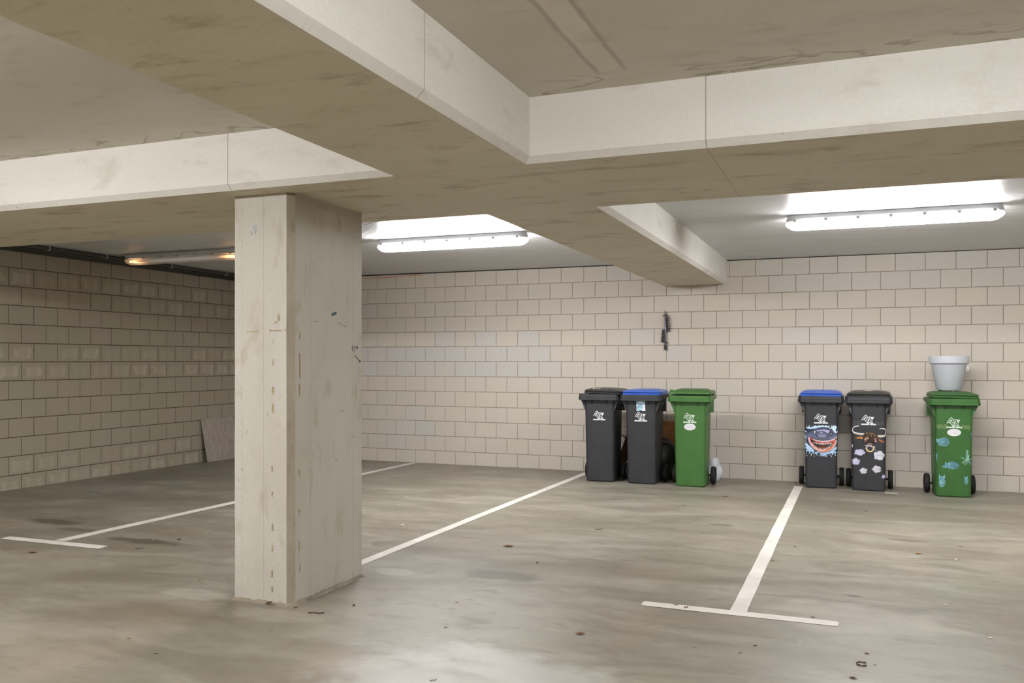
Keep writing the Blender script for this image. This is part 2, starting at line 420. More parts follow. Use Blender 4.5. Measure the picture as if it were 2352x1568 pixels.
CH = 0.03
def beam(name, along, a0, a1, lo, hi, label):
    bm = bmesh.new(); zt = ZC + 0.1
    prof = [(lo, zt), (lo, ZS + CH), (lo + CH, ZS), (hi - CH, ZS), (hi, ZS + CH), (hi, zt)]
    n = max(2, int((a1 - a0) / 0.5))
    rings = []
    for i in range(n + 1):
        a = a0 + (a1 - a0) * i / n
        rings.append([shear(Vector((p, a, z) if along == 'y' else (a, p, z))) for p, z in prof])
    loft(bm, rings)
    o = from_bm(name, bm, [M['beam'], M['soffit']])
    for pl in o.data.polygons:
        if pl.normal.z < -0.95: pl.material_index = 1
    return struct(o, label)
beam('beam', 'y', YR - .05, YW + 0.004, BX0, BX1, 'long concrete ceiling beam running to the far block wall')
beam('beam', 'x', XL - .05, BX0 + CH, CY0, CY1, 'concrete cross beam resting on the square pillar')
beam('beam', 'x', BX1 - CH, XR + .05, CY0, CY1, 'concrete cross beam on the right of the long beam')

# dark strip painted in for the shadow gap between slab and far wall
bm = bmesh.new()
for x0, x1 in ((XL, BX0), (BX1, XR)):
    box(bm, x0, x1, YW - 0.006, YW + 0.01, 2.559, 2.60, 0)
struct(from_bm('shade_strip_1', bm, M['gap']), 'dark strip standing in for the shadow gap between slab and far wall')

# ------------------------------------------------------------------ pillar
PX0, PX1, PY0, PY1, PC = -3.271, -2.885, 3.945, 4.67, 0.034
bm = bmesh.new()
prof = [(PX0, PY0), (PX1 - PC, PY0), (PX1, PY0 + PC), (PX1, PY1 - .004), (PX1 - .004, PY1), (PX0 + 0.01, PY1), (PX0, PY1 - 0.01)]
rings = []
H = ZS + tilt(-3.1, 4.3)
rr = random.Random(3)
for z in [0.01] + [0.1 * i for i in range(1, 23)] + [H + 0.003]:
    ring = []
    for i, (x, y) in enumerate(prof):
        w = 0.0 if z < 0.05 or z > 2.2 else 0.0007
        ring.append(Vector((x + rr.uniform(-w, w), y + rr.uniform(-w, w), z)))
    rings.append(ring)
loft(bm, rings)
pil = struct(from_bm('pillar', bm, [M['pillar'], M['chamfer']]))
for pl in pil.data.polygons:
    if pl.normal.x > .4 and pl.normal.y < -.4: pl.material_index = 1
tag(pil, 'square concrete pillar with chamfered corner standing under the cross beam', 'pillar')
# grout heaped along the foot
bm = bmesh.new(); rr = random.Random(5)
foot = [(PX0 - .012, PY0 - .012), (PX1 - PC - .0, PY0 - .016), (PX1 + .016, PY0 + PC - .01), (PX1 + .016, PY1 + .01), (PX0 - .012, PY1 + .01)]
pts = []
for (xa, ya), (xb, yb) in zip(foot, foot[1:] + foot[:1]):
    k = max(2, int(math.hypot(xb - xa, yb - ya) / 0.022))
    pts += [(xa + (xb - xa) * i / k, ya + (yb - ya) * i / k) for i in range(k)]
ccx, ccy = (PX0 + PX1) / 2, (PY0 + PY1) / 2
rg = [[], [], []]
for x, y in pts:
    w = rr.uniform(0.7, 1.25)
    for q, (s, z) in enumerate(((1.0 + 0.03 * w, 0.0), (0.99, 0.007 * w), (0.95, 0.02 * w))):
        rg[q].append(Vector((ccx + (x - ccx) * s, ccy + (y - ccy) * s, fz(y) - 0.002 + z)))
loft(bm, rg, False, False)
from_bm('grout_skirt', bm, M['grout'], pil)
bm = bmesh.new()
ink_y, tape = [], []
def seg_on(bm, plane, a, b, w, off=0.0014, mi=0):
    a = Vector(a); b = Vector(b); d = (b - a).normalized(); n = Vector((-d.y, d.x)) * (w / 2)
    q = [a + n, b + n, b - n, a - n]
    vs = [bm.verts.new((PX1 + off, p.x, p.y) if plane == 'X' else (p.x, PY0 - off, p.y)) for p in q]
    bm.faces.new(vs).material_index = mi
W = 0.0045
for a, b in (((4.5555, 1.4733), (4.5584, 1.439)), ((4.5669, 1.4689), (4.5887, 1.4702)), ((4.5887, 1.4702), (4.5792, 1.4371)),
             ((4.604, 1.4559), (4.6117, 1.4757)), ((4.6117, 1.4757), (4.6204, 1.4572)), ((4.6069, 1.4627), (4.6184, 1.4639)),
             ((4.5811, 1.4196), (4.6494, 1.3767)), ((4.629, 1.3794), (4.6494, 1.3767)), ((4.6494, 1.3767), (4.6475, 1.3908))):
    seg_on(bm, 'X', a, b, W)
o = from_bm('marker_writing', bm, M['ink'], pil); o['label'] = 'handwritten 17A with an arrow in dark marker'
M['residue'] = simple('tan_tape_residue', (160, 146, 116), 0.8, 0.2, 0.2, 80)
M['rust'] = simple('rusty_stain', (156, 132, 102), 0.8, 0.2, 0.25, 40)
M['teal'] = simple('teal_paint_dab', (78, 96, 92), 0.7, 0.2, 0.2, 40)
M['smudge'] = simple('grey_smudge', (160, 162, 166), 0.8, 0.2, 0.1, 30)
bm = bmesh.new()
def strip(plane, a0, a1, z1, z0, mi): seg_on(bm, plane, ((a0 + a1) / 2, z0), ((a0 + a1) / 2, z1), abs(a1 - a0), 0.0014, mi)
for q in ((-3.0094, -3.006, 1.5048, 1.4768), (-3.0122, -3.0043, 1.393, 1.3558), (-3.0167, -3.0032, 1.2393, 1.1952), (-3.0156, -3.002, 1.1461, 1.0928),
          (-2.9779, -2.9633, 1.6439, 1.6064), (-3.0231, -3.011, .2188, .182), (-3.0196, -3.010, .1321, .0999), (-3.018, -3.008, .48, .44), (-3.018, -3.008, .36, .325), (-3.02, -3.01, .80, .765), (-3.018, -3.008, .66, .63)):
    strip('Y', *q, 0)
for q in ((4.013, 4.0254, 1.5462, 1.5047), (4.0076, 4.0231, 1.2516, 1.186), (4.0099, 4.02, .3771, .3245), (4.0168, 4.0252, .2436, .2016), (4.012, 4.02, .56, .52), (4.012, 4.02, .78, .74)):
    strip('X', *q, 0)
strip('X', 4.0142, 4.0242, 1.4255, 1.286, 1)
seg_on(bm, 'Y', (-2.945, 1.551), (-3.035, 1.5515), .006, .0014, 1); seg_on(bm, 'Y', (-2.9987, 1.592), (-2.979, 1.603), .01, .0014, 0)
seg_on(bm, 'Y', (-3.19, 1.546), (-3.10, 1.547), .005, .0014, 0)
seg_on(bm, 'X', (4.335, 1.656), (4.383, 1.669), .017, .0014, 2)
for a, b in (((4.50, 1.588), (4.40, 1.612)), ((4.64, 1.532), (4.67, 1.524)), ((4.42, 1.09), (4.48, 1.07)), ((4.15, 1.607), (4.2, 1.612)), ((4.36, .80), (4.40, .79)), ((4.55, .92), (4.6, .91))):
    seg_on(bm, 'X', a, b, .004, .0014, 1)
seg_on(bm, 'Y', (-3.135, 2.145), (-3.125, 2.118), .022, .0014, 3); seg_on(bm, 'Y', (-3.155, 2.11), (-3.152, 2.09), .014, .0014, 3)
from_bm('paint_marks', bm, [M['residue'], M['rust'], M['teal'], M['smudge']], pil)

# ------------------------------------------------------------------ painted bay lines
def stripe(name, polys, label):
    bm = bmesh.new()
    for pg in polys:
        bm.faces.new([bm.verts.new((x, y, fz(y) + 0.0018)) for x, y in pg])
    o = from_bm(name, bm, M['paint']); struct(o); return tag(o, label, 'floor marking')
def rr2(x0, x1, y0, y1, r):
    return [Vector((p.x + (x0 + x1) / 2, p.y, 0)).xy for p in rrect((x1 - x0) / 2, y0, y1, 0, r, 4)]
def wob_line(x0, x1, y0, y1, seed, bottomless=False):
    rg = random.Random(seed); n = 26; l, r = [], []
    for i in range(n + 1):
        y = y0 + (y1 - y0) * i / n
        l.append((x0 + rg.uniform(-.002, .002), y)); r.append((x1 + rg.uniform(-.002, .002), y))
    return l + r[::-1]
stripe('floor_marking', [wob_line(-.6375, -.5497, 4.7805, 9.96, 1), rr2(-1.112, -.086, 4.69, 4.78, .02)], 'white T-shaped bay line in the right foreground floor')
stripe('floor_marking', [wob_line(-3.1285, -3.0456, 4.69, 10.34, 2)], 'white bay line running from the pillar to the leftmost bin')
stripe('floor_marking', [wob_line(-5.6156, -5.5121, 4.745, 10.34, 3), [(-6.05, 4.63), (-5.065, 4.645), (-5.075, 4.745), (-6.06, 4.72)]], 'white T-shaped bay line on the left floor before the pillar')

# ------------------------------------------------------------------ ceiling lamps
def lamp(label, xc, y, lit, group='ceiling strip lamps', mat='diffuser'):
    z = (ZCF if y < CY0 else ZC) + tilt(xc, y)
    t_ = thing('strip_lamp', label, 'lamp', (xc, y, z), 0.0, group)
    L = 0.80
    def ringset(sx, sy, zz, r): return rrect(L * 1.0 - (1 - sx), -sy, sy, zz, r, 5)
    bm = bmesh.new()
    loft(bm, [ringset(.975, .055, -.002, .05), ringset(.985, .07, -.018, .06), ringset(.99, .072, -.036, .066), ringset(.992, .0735, -.05, .068), ringset(.992, .0735, -.056, .068)])
    from_bm('housing', bm, M['housing_glow'] if lit else M['housing'], t_, angle=40)
    bm = bmesh.new()
    prof = [(.988, .070, -.0562, .066), (.998, .081, -.070, .076), (.996, .082, -.080, .076), (.98, .075, -.098, .07), (.955, .060, -.112, .055), (.93, .04, -.119, .036)]
    loft(bm, [ringset(*q) for q in prof], False, True)
    d = from_bm('diffuser', bm, [M[mat] if lit else M['diffuser_dim'], M['diffuser_end']], t_, angle=50)
    if lit:
        for pl in d.data.polygons:
            if abs(pl.normal.x) > .35: pl.material_index = 1
    for sx in (-1, 1):
        for k in range(7):
            bm = bmesh.new(); x = -.72 + .24 * k
            box(bm, x - .012, x + .012, sx * .078 - .006, sx * .078 + .006, -.066, -.046)
            if sx < 0: from_bm('clip', bm, M['clip'], t_)
            else: bm.free()
    if not lit:
        for yy, zz in ((-.03, -.085), (.03, -.085)):
            bm = bmesh.new(); lathe(bm, [(.0, -.72), (.013, -.72), (.013, -.69), (.0129, 0), (.013, .69), (.013, .72), (0, .72)], 16, 'X', (0, yy, zz))
            from_bm('tube', bm, M['tube'], t_, smooth=True)
    return t_
lamp('lit white strip lamp on the slab right of the pillar', -3.63, LAMPY, True)
lamp('lit white strip lamp above the right bins', .25, LAMPY - .01, True)
lamp('failing strip lamp with orange glowing ends left of the pillar', -6.90, LAMPY - .02, False)
lamp('lit white strip lamp overhead in front of the cross beam', .25, 1.3, True)
lamp('lit white strip lamp overhead left of the long beam', -3.7, 1.25, True)
lamp('lit white strip lamp overhead near the left wall', -6.9, 1.25, True, mat='diffuser_front')
lamp('lit white strip lamp overhead by the right wall', 4.3, 1.3, True)
lamp('lit white strip lamp by the right wall behind the cross beam', 4.3, LAMPY, True)
lamp('lit white strip lamp behind the viewer right of the long beam', .25, -4.2, True)

# conduit along the left wall
runs = [(-7.90, .020), (-7.985, .014), (-8.10, .02), (-8.262, .024)]
cd = thing('conduit_run', 'dark conduits along the top of the left wall', 'pipes', (-8.1, 7.7, 2.55))
for x, r in runs:
    bm = bmesh.new()
    tube(bm, [(x + 8.1, y - 7.7, ZC + tilt(x, y) - r - .006 - 2.55) for y in (5.02, 6.5, 8.0, 9.2, YW - .02)], r, 10)
    from_bm('pipe', bm, M['pipe'], cd, smooth=True)
for y in (5.6, 6.6, 7.35, 8.35, 9.35, 10.1):
    bm = bmesh.new(); zc = ZC + tilt(-7.9, y) - 2.55
    box(bm, .215, .221, y - 7.7 - .007, y - 7.7 + .007, zc - .046, zc - .0015); box(bm, .172, .215, y - 7.7 - .007, y - 7.7 + .007, zc - .05, zc - .046)
    from_bm('bracket', bm, M['clip'], cd)
bm = bmesh.new()
zl = ZC + tilt(-7.7, LAMPY)
tube(bm, [(-7.72, LAMPY - .02, zl - .03), (-7.78, LAMPY - .02, zl - .02), (-7.84, LAMPY + .03, zl - .02), (-7.87, LAMPY + .15, zl - .022), (-7.87, LAMPY + .4, zl - .024)], .008, 8)
tag(from_bm('lamp_cable', bm, M['pipe'], smooth=True), 'dark cable from the failing lamp to the conduits', 'cable')
bm = bmesh.new()
tube(bm, [(-7.2, YW - .008, 2.515), (-6.8, YW - .008, 2.521), (-6.383, YW - .008, 2.525), (-6.05, YW - .01, 2.528), (-5.8, YW - .009, 2.536), (-5.475, YW - .008, 2.5455)], .0045, 8)
tag(from_bm('cable', bm, M['orange'], smooth=True), 'thin orange cable pinned along the top of the far wall', 'cable')

# cobweb between pillar and beam
bm = bmesh.new(); rr = random.Random(9)
hub = Vector((PX1 + .01, PY1 - .02, 2.25))
for k in range(9):
    e = Vector((PX1 + rr.uniform(.08, .34), PY1 + rr.uniform(-.05, .2), H - .002 - (0 if k % 2 else .0)))
    mid = (hub + e) / 2 + Vector((0, 0, -.012)); s = hub + Vector((0, rr.uniform(-.04, .02), rr.uniform(-.07, .04)))
    tube(bm, [s, (s + mid) / 2 + Vector((0, 0, -.004)), mid, e], .0009, 4)
for k in range(4):
    y = PY1 - .01; z = 2.2 - .03 * k
    tube(bm, [(PX1 + .002, PY1 - .06, z), (PX1 + .012, PY1 - .02, z + .01), (PX1 + .05, PY1 + .02, z + .05)], .0008, 4)
tag(from_bm('cobweb', bm, M['web']), 'pale cobweb threads between pillar top and beam', 'cobweb')

# ------------------------------------------------------------------ decal painter
class Paint:
    def __init__(s, x0, x1, y0, y1, cell):
        s.x0, s.y0, s.c = x0, y0, cell
        s.nx, s.ny = int((x1 - x0) / cell) + 1, int((y1 - y0) / cell) + 1
        s.X, s.Y = np.meshgrid(x0 + np.arange(s.nx) * cell, y0 + np.arange(s.ny) * cell)
        s.rgb = np.zeros((s.ny, s.nx, 3)); s.a = np.zeros((s.ny, s.nx), bool)
    def inside(s, pts):
        m = np.zeros(s.X.shape, bool); n = len(pts)
        for i in range(n):
            x1, y1 = pts[i]; x2, y2 = pts[(i + 1) % n]
            if y1 == y2: continue
            c = ((y1 > s.Y) != (y2 > s.Y)) & (s.X < (x2 - x1) * (s.Y - y1) / (y2 - y1) + x1)
            m ^= c
        return m
    def put(s, m, col, grad=None):
        c = np.array(lin(col))
        if grad is not None:      # (colour2, axis 'x'/'y', v0, v1)
            c2 = np.array(lin(grad[0])); A = s.X if grad[1] == 'x' else s.Y
            f = np.clip((A - grad[2]) / (grad[3] - grad[2]), 0, 1)[..., None]
            s.rgb = np.where(m[..., None], c * (1 - f) + c2 * f, s.rgb)
        else: s.rgb[m] = c
        s.a |= m
    def poly(s, pts, col, grad=None, clip=None):
        m = s.inside(pts)
        if clip is not None: m &= clip
        s.put(m, col, grad); return m
    def dist(s, pts):
        d = np.full(s.X.shape, 1e9)
        for (x1, y1), (x2, y2) in zip(pts[:-1], pts[1:]):
            vx, vy = x2 - x1, y2 - y1; L = vx * vx + vy * vy + 1e-9
            t_ = np.clip(((s.X - x1) * vx + (s.Y - y1) * vy) / L, 0, 1)
            d = np.minimum(d, np.hypot(s.X - x1 - t_ * vx, s.Y - y1 - t_ * vy))
        return d
    def line(s, pts, w, col, grad=None, clip=None):
        m = s.dist(pts) < w / 2
        if clip is not None: m &= clip
        s.put(m, col, grad); return m
    def ell(s, cx, cy, rx, ry, col, grad=None, clip=None, wob=0.0, k=5, ph=0.0):
        dx, dy = (s.X - cx) / rx, (s.Y - cy) / ry
        r = np.hypot(dx, dy); th = np.arctan2(dy, dx)
        lim = 1 + wob * np.sin(k * th + ph) + wob * .6 * np.sin((k + 4) * th + 2 * ph + 1)
        m = r < lim
        if clip is not None: m &= clip
        s.put(m, col, grad); return m
    def build(s, name, parent, place, off=0.0, label=None):
        idx = -np.ones(s.a.shape, int); verts, cols, faces = [], [], []
        cell = s.a[:-1, :-1] | s.a[1:, :-1] | s.a[:-1, 1:] | s.a[1:, 1:]
        cell = s.a[:-1, :-1] & (s.a[1:, 1:] | s.a[:-1, 1:] | s.a[1:, :-1])
        def vid(j, i):
            if idx[j, i] < 0:
                idx[j, i] = len(verts); verts.append(place(s.X[j, i], s.Y[j, i], off))
                c = s.rgb[j, i]
                if not s.a[j, i]:
                    for dj, di in ((0, -1), (-1, 0), (-1, -1), (0, 1), (1, 0)):
                        jj, ii = j + dj, i + di
                        if 0 <= jj < s.ny and 0 <= ii < s.nx and s.a[jj, ii]: c = s.rgb[jj, ii]; break
                cols.append((*c, 1))
            return idx[j, i]
        for j, i in zip(*np.nonzero(cell)):
            faces.append((vid(j, i), vid(j + 1, i), vid(j + 1, i + 1), vid(j, i + 1)))
        me = bpy.data.meshes.new(name); me.from_pydata(verts, [], faces)
        ca = me.color_attributes.new('Col', 'FLOAT_COLOR', 'POINT'); ca.data.foreach_set('color', [v for c in cols for v in c])
        o = link(name, me, M['decal'], parent, True)
        if label: o['label'] = label
        return o

# ------------------------------------------------------------------ wheelie bins
RC = 0.034
def hw(z): return 0.160 + 0.013 * z / 0.93
def yf(z): return -0.18 - 0.028 * z / 0.93
def yb(z): return 0.18 + 0.04 * z / 0.93
def on_front(u, z, off=0.001):
    h = hw(z) - RC; a = abs(u); sg = 1 if u >= 0 else -1
    R = RC + off
    if a <= h: return (u, yf(z) - off, z)
    ang = min((a - h) / RC, math.pi / 2)
    return (sg * (h + R * math.sin(ang)), yf(z) + RC - R * math.cos(ang), z)

def mapper(cx, mx, z0, mz):
    def f(x, y, off): return on_front((x - cx) * mx, z0 - y * mz, 0.0012 + off)
    return f

LOGO = [(600, 1050), (745, 850), (822, 955), (795, 985), (722, 1000), (790, 1105), (875, 965), (905, 935), (945, 935), (978, 965), (975, 1010), (910, 1065), (948, 1150), (1035, 1012)]
def rd_logo(col):
    P = Paint(525, 1225, 795, 1290, 7.0)
    P.line(LOGO[:7], 100, col); P.line(LOGO[6:], 100, col)
    P.poly([(860, 897), (1148, 893), (1050, 1075), (1000, 1080), (960, 960)], col)
    P.poly([(840, 1108), (912, 1212), (780, 1212)], col)
    P.poly([(1040, 1100), (1115, 1212), (980, 1212)], col)
    cut = (P.dist(LOGO) < 19) | P.inside([(1045, 1152), (1068, 1190), (1020, 1190)]) | (np.hypot(P.X - 1088, P.Y - 940) < 15)
    cut |= P.Y > 1212
    cut |= (P.dist([(590, 1085), (690, 1085)]) < 24) | (P.dist([(700, 1160), (760, 1190)]) < 20) | (P.dist([(1075, 1040), (1105, 1080)]) < 12)
    cut |= (P.dist([(775, 1212), (838, 1095), (918, 1212)]) < 7) | (P.dist([(972, 1212), (1040, 1085)]) < 7)
    P.a &= ~cut
    P.poly([(535, 1222), (905, 1222), (905, 1280), (535, 1280)], col); P.poly([(937, 1222), (1215, 1222), (1215, 1280), (937, 1280)], col)
    notch = np.zeros(P.a.shape, bool)
    for k, x in enumerate(np.arange(560, 1205, 24)): notch |= (abs(P.X - x) < 4) & (P.Y > 1236) & (P.Y < 1266)
    P.rgb[notch] *= 0.55
    return P

def stroke_text(P, txt, x, y, w, h, gap, sw, col):
    G = {'W': [[(0, 0), (.25, 1), (.5, .35), (.75, 1), (1, 0)]], 'A': [[(0, 1), (.5, 0), (1, 1)], [(.2, .65), (.8, .65)]], 'T': [[(0, 0), (1, 0)], [(.5, 0), (.5, 1)]],
         'E': [[(1, 0), (0, 0), (0, 1), (1, 1)], [(0, .5), (.8, .5)]], 'R': [[(0, 1), (0, 0), (.8, 0), (1, .25), (.8, .5), (0, .5)], [(.4, .5), (1, 1)]],
         'P': [[(0, 1), (0, 0), (.8, 0), (1, .25), (.8, .5), (0, .5)]], 'O': [[(0, .2), (.3, 0), (.7, 0), (1, .2), (1, .8), (.7, 1), (.3, 1), (0, .8), (0, .2)]]}
    for ch in txt:
        for st in G[ch]: P.line([(x + px_ * w, y + py_ * h) for px_, py_ in st], sw, col)
        x += w + gap

def shark():
    P = Paint(95, 1350, 425, 1515, 7.5); rg = random.Random(4)
    # splashing water
    deep = [(125, 640), (300, 560), (560, 500), (820, 470), (1050, 510), (1330, 560), (1335, 1180), (1240, 1330), (950, 1400), (500, 1400), (230, 1330), (130, 1160)]
    P.poly(deep, (36, 48, 72), ((30, 36, 52), 'y', 500, 1300))
    lb = (176, 204, 230)
    P.poly([(150, 545), (250, 520), (300, 498), (380, 520), (470, 485), (540, 455), (590, 490), (640, 448), (700, 470), (760, 440), (820, 475), (880, 440), (930, 480), (985, 450), (1000, 530), (1060, 560),
            (1040, 480), (1070, 450), (1100, 490), (1120, 440), (1160, 470), (1200, 445), (1230, 520), (1200, 590), (1190, 640), (1260, 640), (1300, 570), (1325, 480), (1330, 600), (1290, 680), (1180, 700), (1130, 640), (1080, 570),
            (960, 520), (760, 500), (560, 560), (420, 575), (300, 580), (220, 545)], lb, ((210, 228, 240), 'x', 200, 1300))
    for pts in ([(128, 630), (190, 640), (280, 700), (200, 690)], [(128, 780), (210, 830), (240, 960), (190, 880), (130, 840)], [(190, 940), (230, 1030), (290, 1100), (210, 1060)],
                [(130, 1060), (260, 1080), (420, 1210), (500, 1300), (460, 1400), (380, 1310), (330, 1420), (310, 1310), (200, 1350), (260, 1240), (150, 1230), (240, 1150), (130, 1140)],
                [(1300, 1120), (1180, 1160), (1040, 1280), (940, 1340), (960, 1400), (1080, 1340), (1200, 1370), (1240, 1310), (1130, 1280), (1290, 1210), (1200, 1210)],
                [(500, 1320), (560, 1360), (560, 1440), (600, 1370), (690, 1370), (700, 1460), (750, 1460), (760, 1380), (780, 1470), (830, 1470), (850, 1380), (900, 1440), (940, 1380), (960, 1320), (740, 1360)]):
        P.poly(pts, (186, 212, 236), ((150, 182, 218), 'y', 1000, 1500))
    for k in range(70):
        x, y = rg.uniform(140, 1320), rg.choice([rg.uniform(445, 560), rg.uniform(1330, 1490), rg.uniform(1330, 1490)])
        if y < 560 and 500 < x < 1000: continue
        P.ell(x, y, rg.uniform(6, 16), rg.uniform(8, 24), rg.choice([(200, 222, 240), (130, 160, 205), (222, 234, 244)]))
    for k in range(26):
        x = rg.choice([rg.uniform(135, 230), rg.uniform(1255, 1325)]); y = rg.uniform(620, 1280)
        P.line([(x, y), (x + rg.uniform(-30, 30), y + rg.uniform(20, 60))], rg.uniform(6, 14), (178, 204, 232))
    # head
    head = [(225, 860), (240, 760), (330, 690), (430, 640), (540, 560), (640, 525), (780, 512), (930, 530), (1060, 580), (1140, 660), (1180, 710), (1310, 690), (1300, 750), (1250, 800), (1150, 850), (1010, 910), (760, 950), (560, 920), (380, 850), (290, 840), (250, 920)]
    H_ = P.poly(head, (64, 70, 88), ((96, 102, 128), 'y', 520, 900))
    P.poly([(560, 620), (800, 590), (1000, 620), (980, 690), (880, 690), (860, 660), (740, 640), (620, 670)], (150, 150, 186), ((176, 172, 206), 'x', 560, 950), clip=H_)
    P.poly([(600, 690), (680, 655), (780, 650), (860, 680), (880, 760), (840, 850), (660, 850), (620, 780)], (78, 82, 102), ((150, 144, 184), 'y', 690, 830), clip=H_)
    P.ell(730, 685, 40, 14, (196, 196, 214)); P.poly([(640, 840), (880, 840), (990, 900), (760, 945), (560, 915)], (84, 92, 104), clip=H_)
    P.line([(590, 695), (680, 655), (780, 648), (870, 690)], 14, (46, 48, 60), clip=H_)
    P.ell(505, 700, 48, 75, (54, 58, 76)); P.poly([(480, 640), (535, 645), (525, 710), (500, 750), (488, 720), (505, 690)], (226, 226, 232))
    P.ell(1040, 720, 60, 72, (44, 46, 58)); P.ell(1042, 722, 17, 22, (220, 220, 230))
    P.ell(588, 800, 22, 18, (24, 24, 28)); P.ell(948, 812, 16, 26, (24, 24, 28))
    P.line([(300, 800), (420, 800), (520, 840)], 22, (110, 116, 146), clip=H_); P.line([(1200, 760), (1090, 830), (1000, 860)], 20, (108, 114, 146), clip=H_)
    # jaw and mouth
    jaw = [(290, 850), (330, 850), (480, 920), (740, 965), (1000, 930), (1160, 850), (1220, 800), (1262, 810), (1262, 870), (1240, 960), (1210, 1090), (1120, 1200), (980, 1300), (760, 1345), (600, 1310), (470, 1230), (360, 1110), (300, 980)]
    P.poly(jaw, (198, 178, 192), ((206, 172, 158), 'y', 900, 1330))
    red = [(322, 850), (400, 890), (540, 975), (760, 1008), (960, 995), (1110, 940), (1190, 900), (1150, 1080), (1060, 1200), (920, 1300), (760, 1328), (620, 1290), (470, 1180), (380, 1040)]
    P.poly(red, (196, 78, 60), ((206, 118, 70), 'y', 950, 1320))
    hole = [(350, 890), (420, 930), (550, 1010), (720, 1050), (930, 1045), (1090, 980), (1110, 1030), (1060, 1130), (930, 1230), (780, 1262), (640, 1235), (500, 1130), (400, 1010)]
    P.poly(hole, (42, 22, 20), ((74, 38, 30), 'y', 980, 1240))
    P.ell(770, 1200, 160, 45, (112, 60, 44), clip=P.inside(hole))
    P.ell(1205, 890, 32, 42, (110, 72, 46))
    for k in range(13):      # upper teeth
        x = 470 + 49 * k; yb_ = 1000 + 45 * math.sin(math.pi * min(1, max(0, (x - 420) / 700)))
        h_ = 38 + 34 * math.sin(math.pi * (k + .5) / 13)
        P.poly([(x - 17, yb_), (x + 17, yb_), (x + 2, yb_ + h_)], (236, 232, 236))
    for k in range(17):      # lower teeth
        f = (k + .5) / 17; x = 385 + 715 * f; yb_ = 985 + 300 * math.sin(math.pi * (0.06 + .88 * f)) ** .85
        P.poly([(x - 15, yb_ + 8), (x + 17, yb_ + 8), (x + (8 if f < .5 else -6), yb_ - 60 - 20 * math.sin(math.pi * f))], (232, 228, 232))
    return P

def blotch(P, cx, cy, rx, ry, a, b, seed, wob=.09):
    m = P.ell(cx, cy, rx, ry, a, (b, 'y', cy - ry, cy + ry), None, wob, 5, seed)
    rg = random.Random(seed)
    for k in range(5):
        y = cy + rg.uniform(-.6, .6) * ry; x = cx + rg.uniform(-.5, .3) * rx
        P.line([(x, y), (x + rx * .5, y - ry * .25), (x + rx * .9, y - ry * .1)], ry * .1, tuple(int(v * .84) for v in b), clip=m)
        P.line([(x - rx * .2, y + ry * .2), (x + rx * .5, y - ry * .05)], ry * .12, (226, 224, 232), clip=m)

